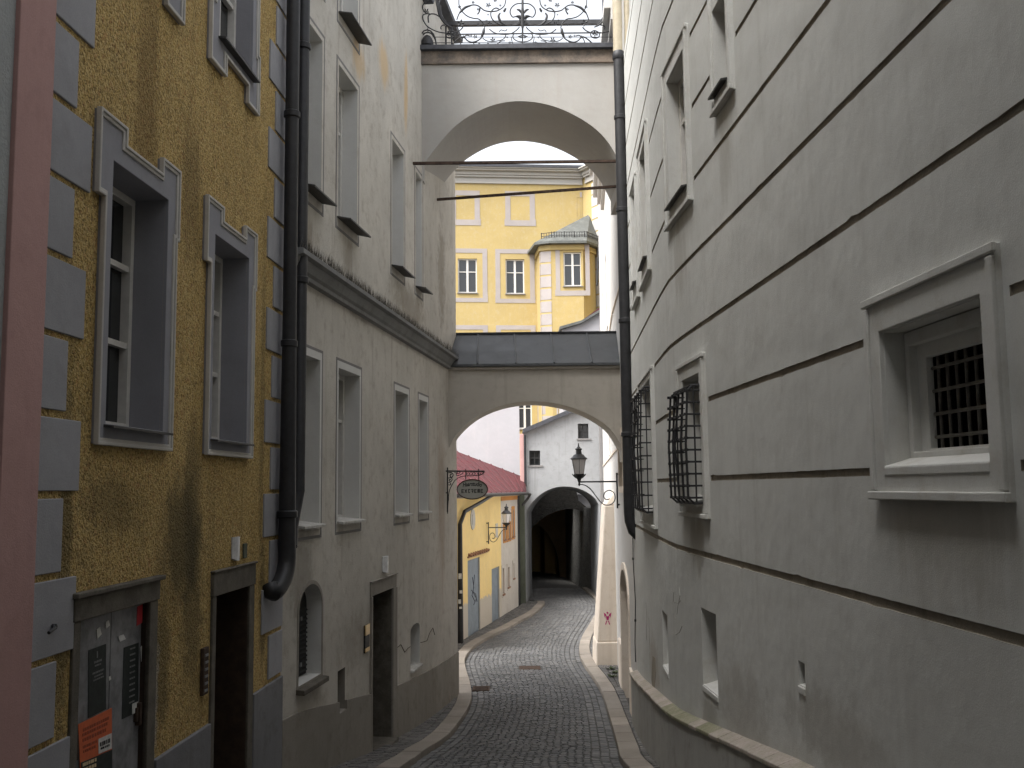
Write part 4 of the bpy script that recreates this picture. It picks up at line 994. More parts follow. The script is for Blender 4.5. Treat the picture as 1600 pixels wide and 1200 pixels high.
# ================================================================== DOWNPIPES
def pipe(name, label, pts, r, mat='pipe', collars=(), group=None, extra=None):
    t = thing(name, label, 'downpipe', pts[-1], group); mb = MB(); mb.tube(pts, r, 14); mb.build('pipe', M[mat], t, smooth=40)
    for (p, rr) in collars: mb = MB(); mb.lathe(Vector(p) - Vector((0, 0, .04)), [(rr, 0), (rr + .012, .01), (rr + .012, .07), (rr, .08)], 14); mb.build('collar', M[mat], t, smooth=40)
    return t
Yp = 10.78; xp = fy_(Yp) + .13; z0 = at(446, 840, Yp).z
e1 = WY.P(WY.S[-1] - .62, at(434, 918, 10.3).z, .06)
dn = [Vector((xp, Yp, 11)), Vector((xp, Yp, 2)), Vector((xp, Yp, z0))]
bend = smooth([(xp, Yp, z0), (xp + .005, Yp - .02, z0 - .28), (xp - .01, Yp - .16, z0 - .45), (xp - .05, Yp - .36, z0 - .54), tuple(e1)], 4)
pt = pipe('downpipe', 'black downpipe at the corner of the ochre house with an elbow foot', dn + [Vector(b) for b in bend[1:]], [.075, .075, .092] + [.095] * (len(bend) - 1), collars=[((xp, Yp, z0 + .25), .1), ((xp, Yp, 1.6), .08), ((xp, Yp, 4.2), .08), ((xp, Yp, 6.6), .08)], group='black downpipes at the ochre house corner')
Yq = 11.22; xq = fg(Yq) + .12
pipe('downpipe', 'black downpipe against the beige house, right beside its twin', [Vector((xq, Yq, 10)), Vector((xq, Yq, z0 + .5)), Vector((xq - .03, Yq - .2, z0 + .1)), Vector((xp + .02, Yp + .1, z0 - .1))], .072, collars=[((xq, Yq, 2.4), .077), ((xq, Yq, 5.2), .077)], group='black downpipes at the ochre house corner')
Yr = 17.25; xr = at(976, 500, Yr).x; zt_ = at(976, 84, Yr).z; zbq = at(980, 800, Yr).z
pp = pipe('downpipe', 'long black downpipe on the right wall, beige above the bridge', [Vector((xr, Yr, zt_)), Vector((xr, Yr, 2)), Vector((xr, Yr, zbq)), Vector((xr + .01, Yr, zbq - .15)), Vector((xr + .06, Yr - .01, zbq - .32)), Vector((xr + .16, Yr - .02, zbq - .42)), Vector((xr + .3, Yr - .02, zbq - .47))], .094, collars=[((xr, Yr, z), .097) for z in (6.6, 4.9, 2.9, .9)])
mb = MB(); mb.tube([(xr - .01, Yr, zt_ + .02), (xr, Yr, zt_ + 2), (xr, Yr, zt_ + 3)], .085, 14); mb.build('upper_pipe', M['pipe_beige'], pp, smooth=40)
mb = MB(); mb.lathe((xr, Yr, zt_ - .12), [(.1, 0), (.112, .02), (.112, .1), (.095, .16)], 14); mb.build('collar', M['pipe'], pp, smooth=40)
mb = MB(); mb.tube([(xr + .17, Yr + .02, zt_ + 3), (xr + .17, Yr + .02, zt_ + .5), (xr + .15, Yr + .01, zt_ - .3), (xr + .13, Yr + .0, 4.5)], .05, 10); mb.build('overflow_pipe', M['pipe_beige'], pp, smooth=40)
# cable beside it
mb = MB(); pts = [WA.P(WA.S[-1] - .06, z, .02 + .012 * math.sin(z * 4)) for z in [4 - .35 * k for k in range(21)]]
mb.tube(pts, .009, 6)
for k in range(0, 21, 3): mb.lathe(pts[k] - Vector((0, 0, .02)), [(.018, 0), (.018, .04)], 6)
tag(mb.build('cable', M['iron'], None, pts[-1]), 'thin dark cable clipped down the corner of the grooved house', 'cable')
# ================================================================== SMALL YELLOW HOUSE
W = WS; SE = W.S[-1]
sh = thing('small_yellow_house', 'small yellow house with peeling base, blue grey doors and a dark red metal roof', 'house', W.P(3, g(31)))
d1 = (W.s(731, 930), W.s(750, 930), g(31) - .1, W.z(731, 876)); d2 = (W.s(768.5, 930), W.s(780.5, 930), g(34.5) - .1, W.z(769, 889))
sz = .03
trio = [(W.s(786.8, 830), W.s(790.6, 830), W.z(788, 843), W.z(788, 822)), (W.s(793.6, 830), W.s(797, 830), W.z(795, 841), W.z(795, 820)), (W.s(800.3, 830), W.s(803, 830), W.z(801, 838), W.z(801, 796))]
low3 = [(W.s(785, 910), W.s(787.3, 910), W.z(786, 928), W.z(786, 888)), (W.s(793, 910), W.s(795.6, 910), W.z(794, 917), W.z(794, 886)), (W.s(802, 910), W.s(803.2, 910), W.z(802.5, 903), W.z(802.5, 880))]
EZ = W.z(790, 770)
holes = [(rect(*d1), .18), (rect(*d2), .18)] + [(rect(*q), .15) for q in trio + low3]
sx = W.s(783, 850); scream = W.s(711, 900)
def part_holes(a, b): return [h for h in holes if a <= h[0][0][0] < b]
m_ = [M['smallyellow'], M['smallwhite'], M['joint']]
mb = MB()
# M peel is measured from the house base
facade(sh, W, rect(scream, sx - .001, LOW, EZ), part_holes(scream, sx), m_, 6)
facade(sh, W, rect(.001, scream - .001, LOW, EZ), [], [M['cream']], 6, 'end_wall')
facade(sh, W, rect(sx, SE - .001, LOW, EZ), part_holes(sx, 99), [M['smallwhite'], M['smallwhite'], M['joint']], 6, 'plaster_wall')
for q, nm in ((d1, 'door'), (d2, 'door')):
    mb = MB(); a, b, z0, z1 = q; mb.wbox(W, a + .004, b - .004, z0, z1 - .004, -.18, -.05); m2 = (a + b) / 2
    dd = mb.build('door', M['bluedoor'], sh, bevel=.01)
    for e in (a + .03, b - .05): mb = MB(); mb.wbox(W, e, e + .02, z0 + .2, z1 - .1, -.05, -.035); mb.build('batten', M['bluedoor'], dd)
    if q is d1:
        mb = MB()
        for lst in ([(738, 902), (740, 918), (737, 930), (742, 940)], [(741, 898), (739, 925), (744, 935), (740, 945)], [(736, 922), (743, 928), (745, 940)]): mb.tube([W.P(*W.hit(x, y, -.05), -.045) for x, y in lst], .012, 5)
        mb.build('scribble', M['blueink'], dd)
mb = MB(); a, b = W.s(730, 870), W.s(761, 870); z = W.z(731, 872); n = 9
mb.wbox(W, a, b, z, z + .05, -.01, .05)
for k in range(n): s = lerp(a, b, (k + .5) / n); mb.tube([W.P(s, z + .1, -.02), W.P(s, z + .07, .12)], .045, 7)
mb.build('tile_hood', M['tile'], sh)
for q in trio + low3:
    w = window(sh, W, *q, .1, rows=(.5,), cols=0, fw=.06, mat='orange'); mb = MB(); mb.plate(W, offset(rect(*q), .12), [rect(*q)], -.01, .02); mb.build('surround', M['orange' if q in trio else 'smallwhite'], w)
    mb = MB(); mb.wbox(W, q[0] - .06, q[1] + .06, q[2] - .06, q[2], -.01, .05); mb.build('sill', M['tile'], w)
mb = MB(); mb.wbox(W, sx + .02, SE - .05, W.z(790, 782), W.z(790, 771), -.01, .02); mb.build('painted_band', M['orange'], sh)
mb = MB(); mb.wbox(W, .02, SE - .02, EZ - .12, EZ, -.02, .12); mb.build('eave_moulding', M['cream'], sh, bevel=.03)
a, b = W.s(734.5, 810), W.s(741.5, 810); z0, z1 = W.z(738, 828), W.z(738, 795)
mb = MB(); mb.plate(W, [(lerp(a, b, .5 + .5 * math.sin(t / 12 * 2 * math.pi)), lerp(z0, z1, .5 - .5 * math.cos(t / 12 * 2 * math.pi))) for t in range(12)], [], -.01, .03); mb.plate(W, offset(rect(lerp(a, b, .3), lerp(a, b, .7), lerp(z0, z1, .3), lerp(z0, z1, .7)), .03), [], .03, .05); mb.build('wall_ornament', M['frame_light'], sh, bevel=.01)
mb = MB(); a, b = W.s(774, 815), W.s(777, 815); mb.wbox(W, a, b, W.z(775, 840), W.z(775, 818), -.01, .02); mb.build('wall_ornament', M['frame_light'], sh)
# roof: single slope up to the white wall behind
ov = .38
e0, e1 = W.P(0, EZ + .02, ov), W.P(SE - .1, EZ + .02, ov); tr = at(820, 746, 41.0); tl = at(690, 694, 41.0)
tl.x = -6
k = (tr.z - at(708, 703, 41).z) / (tr.x - at(708, 703, 41).x); tl.z = tr.z + k * (tl.x - tr.x)
el2 = Vector((-7.5, 24.0, e0.z)); 
mb = MB(); NS = 14
for i in range(NS):
    q = [e0.lerp(e1, i / NS), e0.lerp(e1, (i + 1) / NS), tl.lerp(tr, (i + 1) / NS), tl.lerp(tr, i / NS)]; mb.hexa([p - Vector((0, 0, .1)) for p in q] + q)
rf = mb.build('roof', M['redroof'], sh)
mb = MB()
for i in range(1, NS): t = i / NS; a, b = e0.lerp(e1, t), tl.lerp(tr, t); mb = MB(); mb.tube([a + Vector((0, 0, .012)), b + Vector((0, 0, .012))], .025, 5); mb.build('seam', M['redroof'], rf)
mb = MB(); mb.tube([W.P(.2, EZ - .02, ov + .05), W.P(SE - .2, EZ - .04, ov + .05), W.P(SE + .15, EZ - .08, ov + .1), W.P(SE + .3, EZ - .25, ov - .02), W.P(SE + .1, EZ - .5, ov - .2)], [.055, .055, .052, .05, .05], 8); mb.build('gutter', M['sillmetal'], sh, smooth=50)
# downpipe of the small house
a = W.hit(714.5, 900)[0]
pts = [W.P(W.s(752, 785), EZ - .05, ov), W.P(W.s(735, 785), EZ - .28, ov - .1), W.P(W.s(720, 795), EZ - .5, .12), W.P(a, EZ - .85, .09), W.P(a, -2, .09), W.P(a, g(28.5) - .05, .09)]
pipe('downpipe', 'dark downpipe with stickers at the left end of the small yellow house', pts, [.05, .055, .06, .065, .07, .085])
rn = random.Random(8)
for k in range(4):
    z = (-2.5, -2.95, -3.22, -3.4)[k]; mb = MB(); p = W.P(a, z, .09); p.y -= .085; q_ = ((-.05, .04, .09), (-.02, .06, .05), (-.06, .02, .07), (-.03, .05, .035))[k]; mb.box((p.x + q_[0], p.y - .012, p.z - q_[2]), (p.x + q_[1], p.y + .0, p.z + q_[2] * .7)); 
    tag(mb.build('sticker', M['paper_white'], None, p), ['uppermost white sticker on the dark downpipe', 'second white sticker down on the dark downpipe', 'third white sticker down on the dark downpipe', 'lowest white sticker on the dark downpipe'][k], 'sticker', 'stickers on the downpipe')

# ================================================================== GATEHOUSE
GY = 40.0; GW = front(GY)
gt = thing('gatehouse', 'pale grey gabled gatehouse with a dark arched passage and two small windows', 'gatehouse', (2, GY, g(GY)))
def gx(px, py): return GW.hit(px, py)
aL, aR = gx(821, 850)[0], gx(935, 850)[0]
arc = smooth([gx(x, y) for x, y in [(821, 800), (832, 784), (848, 770), (866, 762), (882, 760), (900, 762), (917, 769), (929, 778), (935.5, 788)]], 4)
op = [(aL, LOW + .5)] + arc + [(aR, LOW + .5)]
g0, g1, g2 = gx(819, 676), gx(905, 639), gx(944, 624)
ol = [(g0[0], LOW), (g2[0], LOW), (g2[0], g2[1]), (g0[0], g0[1])]
wins = [(gx(827, 715)[0], gx(844, 715)[0], gx(835, 727)[1], gx(835, 704)[1]), (gx(903, 672)[0], gx(919.5, 672)[0], gx(911, 685)[1], gx(911, 662)[1])]
GD = 4.6
mb = MB(); mb.fill(GW, ol, [op] + [rect(*w) for w in wins], 0); opb = [((x - aL) * .9 + aL + .32, z - .12) for x, z in op]
for (a, b, c, d) in zip(op, op[1:], opb[1:], opb): mb.face([GW.P(*a, 0), GW.P(*b, 0), GW.P(*c, -GD), GW.P(*d, -GD)])
mb.fill(GW, ol, [opb], -GD); mb.sides(GW, ol, 0, -GD)
for w in wins: mb.sides(GW, rect(*w), 0, -.3)
mb.build('wall', M['gate'], gt)
for q in wins:
    w = window(gt, GW, *q, .16, rows=(.5,), cols=1, fw=.05, mat='louvre', mull=.02); mb = MB(); mb.wbox(GW, q[0] - .06, q[1] + .1, q[2] - .06, q[2], -.1, .05); mb.build('sill', M['band'], w)
def slab(mb, W, p, q, h, d0, d1): mb.hexa([W.P(p[0], p[1], d0), W.P(q[0], q[1], d0), W.P(q[0], q[1], d1), W.P(p[0], p[1], d1), W.P(p[0], p[1] + h, d0), W.P(q[0], q[1] + h, d0), W.P(q[0], q[1] + h, d1), W.P(p[0], p[1] + h, d1)])
mb = MB(); slab(mb, GW, (g0[0] - .05, g0[1] - .03), (g2[0] + 1, g2[1] + .42 ), .17, -GD - .2, .22); mb.build('roof', M['slate'], gt)
pl, pr = gx(811.5, 850)[0], gx(820.5, 850)[0]; ptz = gx(815, 764)[1]
mb = MB(); mb.wbox(GW, pl, pr, LOW + .5, ptz, -.3, .28); mb.build('pilaster', M['greenpier'], gt, bevel=.03)
mb = MB(); mb.wbox(GW, gx(812.5, 700)[0], gx(819, 700)[0], ptz + .02, g0[1] - .05, -.4, .06); mb.build('pink_corner', M['pink'], gt, bevel=.02)
mb = MB(); rs = [gx(936, 700)[0], gx(943.5, 700)[0]]; mb.wbox(GW, rs[0], rs[1], gx(938, 865)[1], g2[1] - .25, -.02, .16); mb.build('corner_strip', M['band'], gt, bevel=.02)
a = gx(808.5, 850)[0]; p = lambda z, d=.33: GW.P(a, z, d)
pipe('downpipe', 'thick dark downpipe standing left of the dark green grey gate pier', [p(ptz - .05), p(-3), p(g(GY) - .05)], .095)
a = gx(820.5, 720)[0]; pipe('downpipe', 'thin dark downpipe on the gatehouse corner above the red roof', [p(g0[1] - .1, .12), p(0.9, .12), p(ptz + .1, .12)], .05)
# ---- passage beyond: side wall, masonry arch, ochre back wall
rbw = thing('rubble_wall', 'dim rubble stone wall along the right of the passage behind the gate', 'wall', (3.4, 44, g(44)))
RW = Wall([(3.42, GY + GD + .01), (3.05, 48.5), (2.75, 53)], -1); mb = MB(); mb.plate(RW, rect(0, RW.S[-1], LOW, -.95), [], -1.2, 0); mb.build('masonry', M['rubble'], rbw)
FYB = 46.4; FW2 = front(FYB)
ma = thing('masonry_arch', 'dark stone arch spanning the passage behind the gate', 'arch', (1.8, FYB, g(46)))
def fx(px, py): return FW2.hit(px, py)
inn = smooth([fx(x, y) for x, y in [(812, 880), (822, 838), (845, 812), (870, 799), (893, 795), (914, 801), (930, 816), (938, 840)]], 4)
top = [fx(940, 818), fx(930, 801), fx(915, 791), fx(904, 782), fx(897, 752), fx(800, 745)]
lp = [(fx(800, 880)[0], LOW)] + [(inn[0][0], LOW)] + inn + [(inn[-1][0], LOW), (inn[-1][0] + .5, LOW), (inn[-1][0] + .5, top[0][1])] + top
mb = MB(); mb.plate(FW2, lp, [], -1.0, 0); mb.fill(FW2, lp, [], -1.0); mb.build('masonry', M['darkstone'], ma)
BW3 = front(53.0)
bk = thing('passage_house', 'dark vaulted passage with an ochre end wall and black archway behind the gate', 'building', (1, 53, g(53)))
def bx(px, py): return BW3.hit(px, py)
ia = smooth([bx(x, y) for x, y in [(815, 822), (832, 818), (848, 826), (862, 845), (871, 868), (874, 895)]], 4)
lp = [(bx(790, 880)[0], LOW), (bx(905, 880)[0], LOW), (bx(905, 880)[0], bx(880, 775)[1]), (bx(790, 880)[0], bx(880, 775)[1])]
op = [(ia[0][0], LOW + .2)] + ia + [(ia[-1][0], LOW + .2)]
mb = MB(); mb.fill(BW3, lp, [op], 0); mb.sides(BW3, op, 0, -5, 1); mb.fill(BW3, op, [], -5, 1); mb.sides(BW3, lp, 0, -5.2); mb.fill(BW3, lp, [], -5.2); mb.build('wall', [M['tunnelochre'], M['black']], bk)  # archway lined in black, its darkness put into the colour
mb = MB(); zc_ = bx(880, 790)[1]
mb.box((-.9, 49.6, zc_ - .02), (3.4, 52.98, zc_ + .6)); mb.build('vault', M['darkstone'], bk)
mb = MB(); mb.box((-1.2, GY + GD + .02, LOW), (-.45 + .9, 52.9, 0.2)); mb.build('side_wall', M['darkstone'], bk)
bwh = thing('courtyard_wall', 'bright wall glimpsed above the stone arch behind the gate', 'wall', (3.6, 48.3, g(48))); mb = MB(); mb.box((2.95, 47.25, -.93), (6, 47.55, .6)); mb.build('masonry', M['bigwhite'], bwh)

# ================================================================== HOUSES BEHIND
bw = thing('blank_white_house', 'blank white gable wall rising behind the red metal roof', 'house', (-2, 41.2, g(41)))
HW = front(41.25); xr_ = HW.hit(812, 700)[0]; zt3 = HW.z(760, 585)
mb = MB(); mb.plate(HW, [(2.5, LOW), (xr_, LOW), (xr_, zt3), (2.5, zt3)], [], -5, 0); mb.fill(HW, [(2.5, LOW), (xr_, LOW), (xr_, zt3), (2.5, zt3)], [], -5); mb.build('wall', M['bigwhite'], bw)
mb = MB(); mb.box((-7.7, 41.0, zt3), (xr_ - 10 + .1, 46.4, zt3 + .14)); mb.build('roof', M['slate'], bw)
nb = thing('little_gabled_house', 'white gable end with grey roof edge in front of the yellow palace turret', 'house', (4, 47, 0))
NW = front(47.0); n0, n1, n2 = NW.hit(878, 515), NW.hit(908, 506), NW.hit(940, 487)
n3 = (n2[0] + 1.6, n2[1] + .85)
zv = at(880, 790, 53).z + .62; lp = [(n0[0], zv), (n3[0], zv), n3, n2, n1, n0]; mb = MB(); mb.plate(NW, lp, [], -4, 0); mb.fill(NW, lp, [], -4); mb.build('wall', M['bigwhite'], nb)
mb = MB(); 
for p_, q_ in ((n0, n1), (n1, n2), (n2, n3)): slab(mb, NW, (p_[0] - (.12 if p_ is n0 else 0), p_[1] - (.02 if p_ is n0 else 0)), q_, .13, -4.1, .25)
mb.build('roof', M['copper'], nb)
mb = MB(); slab(mb, NW, (n1[0] + .1, n1[1] + .14), (n3[0], n3[1] + .5), .12, -4.0, -.4); mb.build('rear_roof', M['redroof'], nb)

# ================================================================== YELLOW PALACE (far)
fp = thing('yellow_palace', 'large sunny yellow palace facade with grey painted window bands and pale cornice', 'palace', (0, 57.3, g(57)))
FX = Wall([(-14, 57.3 - 14 * .09), (4.37, 57.3 + 4.37 * .09)], 1); W = FX; SE = W.S[-1]
zct = W.z(918, 268); zcb = W.z(820, 288)
fw_ = [(W.s(715.5, 430), W.s(745.5, 430), W.z(730, 457.5), W.z(730, 404)), (W.s(790, 430), W.s(819.5, 430), W.z(805, 459), W.z(805, 405)),
       (W.s(809, 650), W.s(831.5, 650), W.z(820, 670), W.z(820, 618))]
s_a, s_b = fw_[0][0], fw_[1][0]; pitch_ = s_b - s_a; hs = fw_[0][3] - fw_[0][2]
rowz = W.z(730, 404) - W.z(730, 524)
for k in (1, 2, 3): fw_.append((s_a - pitch_ * k, fw_[0][1] - pitch_ * k, fw_[0][2], fw_[0][3]))
for k in (-3, -2, -1, 0, 1): fw_.append((s_a + pitch_ * k, fw_[0][1] + pitch_ * k, fw_[0][2] - rowz, fw_[0][3] - rowz))
holes = [(rect(*q), .22) for q in fw_]
facade(fp, W, rect(0, SE, LOW, zct), holes, [M['farwall'], M['farwall']], 8)
ob = [(s_a + pitch_ * k, fw_[0][1] + pitch_ * k) for k in (-3, -2, -1, 0, 1)]
for q in fw_:
    w = window(fp, W, *q, .16, rows=(.62,), cols=1, fw=.07, mull=.06)
    mb = MB(); a, b, z0, z1 = q
    lp = [(a - .62, z0 - .55), (b + .62, z0 - .55), (b + .62, z0 - .1), (b + .6, z0 - .1), (b + .6, z1 + .6), (a - .6, z1 + .6), (a - .6, z0 - .1), (a - .62, z0 - .1)]
    mb.plate(W, lp, [rect(a - .32, b + .32, z0 - .3, z1 + .34)], -.01, .02); mb.build('painted_band', M['farband'], w)
    mb = MB(); mb.wbox(W, a - .04, b + .04, z0 - .05, z0 + .0, -.1, .08); mb.build('sill', M['band'], w)
# blind windows of the top storey: bands only
for px0, px1 in ((640, 677), (703, 751), (788, 837), (905, 950)):
    a, b = W.s(px0, 320), W.s(px1, 320)
    if px0 > 900: b = SE - .02
    z0, z1 = W.z(812, 353), W.z(812, 299); mb = MB()
    lp = [(a, z0), (b, z0), (b, z0 + .4), (b - .05, z0 + .4), (b - .05, z1), (a + .05, z1), (a + .05, z0 + .4), (a, z0 + .4)]
    mb.plate(W, lp, [rect(a + .36, b - .36, z0 + .34, z1 - .3)], -.01, .02); mb.build('painted_band', M['farband'], fp)
def corn(W, a, b):
    mb = MB(); h = zct - zcb
    for f0, f1, d in ((0, .14, .1), (.15, .42, .06), (.43, .56, .2), (.57, .8, .28), (.81, .92, .5), (.925, 1.0, .6)): mb.wbox(W, a, b, zcb + h * f0, zcb + h * f1, -.02, d)
    return mb.build('cornice', M['farcornice'], fp)
corn(W, 0, SE - .05)
mb = MB(); mb.wbox(W, 0, SE, zct, zct + .16, -2, .66); mb.build('roof', M['slate'], fp)
FW3 = Wall([(4.37, 57.69), (5.4, 55.9), (8.5, 50.6)], 1)
facade(fp, FW3, rect(0, FW3.S[-1], LOW, zct), [], [M['farwall']], 4, 'wing_wall'); corn(FW3, .3, FW3.S[-1])
mb = MB(); s0 = FW3.s(924, 320); 
for k in range(24):
    z1 = zcb - .15 - k * .75; mb.wbox(FW3, s0 + .05, s0 + (1.3 if k % 2 else 1.0), z1 - .66, z1, -.01, .02)
mb.build('quoin', M['frame_light'], fp)
# turret
TW = Wall([(1.5, 57.6), (1.7, 55.35), (2.25, 55.15), (4.1, 55.15), (4.85, 56.3), (5.1, 57.4)], 1)
tz = at(870, 379, 55.2).z
tws = TW.hit(880.5, 420)[0], TW.hit(909, 420)[0], TW.hit(895, 447)[1], TW.hit(895, 394)[1]
tw = facade(fp, TW, rect(0, TW.S[-1], LOW, tz), [(rect(*tws), .2)], [M['farwall'], M['farwall']], .35, 'turret_wall')
TF = Wall([TW.pts[2], TW.pts[3]], 1); sh_ = TW.S[2]; tws = (tws[0] - sh_, tws[1] - sh_, tws[2], tws[3])
w = window(fp, TF, *tws, .14, rows=(.62,), cols=1, fw=.07, mull=.06)
mb = MB(); a, b, z0, z1 = tws; mb.plate(TF, [(a - .5, z0 - .55), (b + .45, z0 - .55), (b + .45, z1 + .5), (a - .45, z1 + .5), (a - .45, z0 - .2), (a - .5, z0 - .2)], [rect(a - .2, b + .2, z0 - .26, z1 + .22)], -.01, .02); mb.build('painted_band', M['farband'], w)
mb = MB(); mb.wbox(TF, a - .05, b + .05, z0 - .05, z0, -.1, .08); mb.build('sill', M['band'], w)
mb = MB(); sq = TW.S[1]
for k in range(20):
    z1 = tz - .5 - k * .72; L = .62 if k not in (7, 9, 12) else .9
    mb.wbox(TW, sq + .02, sq + L, z1 - .62, z1, -.01, .022); mb.wbox(TW, sq - .35, sq - .02, z1 - .62, z1, -.01, .022)
mb.build('quoin', M['farband'], fp)
mb = MB(); apex = at(922, 334, 57.4); n = len(TW.pts); eo = [TW.P(min(max(s, .001), TW.S[-1] - .001), tz, .42) for s in TW.S]
eo[0].x -= .12
for a, b in zip(eo, eo[1:]): mb.face([a, b, apex]); mb.face([a - Vector((0, 0, .14)), b - Vector((0, 0, .14)), b, a])
mb.face([p - Vector((0, 0, .14)) for p in eo])
tr_ = mb.build('turret_roof', M['copper'], fp)
mb = MB()
for a, b in zip(eo[1:], eo[2:5]):
    up_ = lambda p: p.lerp(apex, .12)
    A, B = up_(a), up_(b)
    for h in (.12, .3): mb.tube([A + Vector((0, 0, h)), B + Vector((0, 0, h))], .018, 5)
    k = max(2, int((B - A).length / .14))
    for i in range(k + 1): p = A.lerp(B, i / k); mb.tube([p, p + Vector((0, 0, .34 if i % 4 == 0 else .3))], .014 if i % 4 else .025, 4)
mb.build('snow_guard', M['iron'], tr_)
mb = MB(); mb.plate(TW, rect(.01, TW.S[-1] - .01, tz - .45, tz - .15), [], -.01, .1); mb.build('turret_cornice', M['farwall'], fp)
t0, t1 = at(941, 262, 54.8), at(933, 446, 54.8); pipe('downpipe', 'slanting thin dark tube against the yellow palace wing', [t0, t0.lerp(t1, .5), t1], [.055, .055, .06])  # thin dark slanting tube along the palace wing
t0, t1 = at(940.5, 418, 39.9), at(940.5, 560, 39.9); pq = pipe('downpipe', 'grey downpipe with a hopper box at the end of the white house', [t0, t0.lerp(t1, .5), t1], .1, 'band'); mb = MB(); mb.box((t0.x - .12, 39.75, t0.z - .8), (t0.x + .14, 40.0, t0.z)); mb.build('hopper', M['band'], pq, bevel=.02)

# ================================================================== BEHIND THE CAMERA: unseen block added to keep sky light off the near walls
ps = thing('added_shade_block', 'unseen plain block added over the street behind the viewer to darken the near walls', 'house', (0, -4, g(-4)))
PW = front(0.0); mb = MB(); lp = [(10 + fy_(0.0) + .02, 2.3), (10 + fy_(0.0) + .02, 14), (10 + fn(0.0) - .02, 14), (10 + fn(0.0) - .02, 2.3)]
mb.plate(PW, lp, [], 0, 9); mb.fill(PW, lp, [], 0); mb.build('wall', M['bridge2'], ps)
mb = MB(); mb.box((-6, -13, LOW), (7, -12.4, 15)); mb.build('end_wall', M['bridge2'], ps)  # added as well, closes off the light from behind
# ================================================================== STREET
LP = [(640, 1198), (664, 1180), (700, 1155), (720, 1130), (733, 1108), (737, 1092), (734, 1070), (727, 1045), (727, 1032), (740, 1014), (762, 1000), (790, 986), (815, 972), (833, 962), (846, 951), (850, 942)]
RP = [(972, 1195), (965, 1170), (951, 1120), (940, 1085), (927, 1062), (915, 1045), (907, 1030), (905, 1013), (911, 995), (920, 980), (928, 966)]
def track(px, pre, post):
    t = [(p.y, p.x) for p in (ghit(*q) for q in px)]; t = sorted(pre + t + post); out = [t[0]]
    for q in t[1:]:
        if q[0] - out[-1][0] > .05: out.append(q)
    return out
LT_ = track(LP, [(-12, -2.1), (0, -1.95), (6, -1.8), (9.5, -1.62)], [(42, .62), (46, .6), (70, .5)])
RT_ = track(RP, [(-12, 1.8), (0, 1.7), (6, 1.5), (9.5, 1.42)], [(38, 3.15), (41, 3.28), (46, 3.1), (52, 2.6), (70, 2.2)])
def cat(T, x):
    for i in range(len(T) - 1):
        if x <= T[i + 1][0] or i == len(T) - 2:
            p0 = T[max(i - 1, 0)]; p1 = T[i]; p2 = T[i + 1]; p3 = T[min(i + 2, len(T) - 1)]
            h = p2[0] - p1[0]; t = (x - p1[0]) / h; t = max(0, min(1, t))
            m1 = (p2[1] - p0[1]) / (p2[0] - p0[0]) * h; m2 = (p3[1] - p1[1]) / (p3[0] - p1[0]) * h
            return (2*t**3 - 3*t*t + 1) * p1[1] + (t**3 - 2*t*t + t) * m1 + (-2*t**3 + 3*t*t) * p2[1] + (t**3 - t*t) * m2
xl = lambda y: cat(LT_, y)
xr2 = lambda y: cat(RT_, y)
def crown(y, x):
    a, b = xl(y), xr2(y); t = (x - a) / max(b - a, .1); return .05 * (1 - (2 * t - 1) ** 2)
ys = [-40] + [-12 + .5 * i for i in range(170)] + [80, 120, 300]
mb = MB()
xs = [-300, -60, -20, -8, -4, -2, 0, 2, 4, 8, 20, 60, 300]
nx = len(xs)
for y in ys: mb.v += [Vector((x, y, g(y) - .09)) for x in xs]
for j in range(len(ys) - 1):
    for i in range(nx - 1): mb.f.append([j * nx + i, j * nx + i + 1, (j + 1) * nx + i + 1, (j + 1) * nx + i]); mb.m.append(0)
struct(mb.build('ground', M['earth'], smooth=60))
# road bed with every sett on it
mb = MB(); rw = random.Random(21)
yy = [-11 + .25 * i for i in range(264)]
N = 8
for y in yy:
    a, b = xl(y) - .02, xr2(y) + .02
    for i in range(N + 1): x = lerp(a, b, i / N); mb.v.append(Vector((x, y, g(y) + crown(y, x) - .022)))
for j in range(len(yy) - 1):
    for i in range(N): mb.f.append([j * (N + 1) + i, j * (N + 1) + i + 1, (j + 1) * (N + 1) + i + 1, (j + 1) * (N + 1) + i]); mb.m.append(1)
def sett(c, zf, jit=.008, ins=.012):
    """c: four ground corners (x, y) counter-clockwise"""
    cx = sum(p[0] for p in c) / 4; cy = sum(p[1] for p in c) / 4; dz = rw.uniform(-jit, jit) * .7; tx, ty = rw.uniform(-.04, .04), rw.uniform(-.04, .04)
    i = len(mb.v); low = []; hi = []
    for (x, y) in c:
        x += rw.uniform(-.006, .006); y += rw.uniform(-.006, .006)
        z = zf(x, y); L = math.hypot(cx - x, cy - y) or 1
        low.append(Vector((x, y, z - .03))); hx, hy = x + (cx - x) / L * ins, y + (cy - y) / L * ins
        hi.append(Vector((hx, hy, z + dz + tx * (hx - cx) + ty * (hy - cy))))
    mb.v += low + hi + [Vector((cx, cy, sum(h.z for h in hi) / 4 + .006))]
    for q in ((0, 1, 5, 4), (1, 2, 6, 5), (2, 3, 7, 6), (3, 0, 4, 7)): mb.f.append([i + k for k in q]); mb.m.append(0)
    for k in range(4): mb.f.append([i + 4 + k, i + 4 + (k + 1) % 4, i + 8]); mb.m.append(0)
rz = lambda x, y: g(y) + crown(y, x)
drain = ghit(752, 1077); iron_ = ghit(828, 1046)
y = 7.0; row = 0
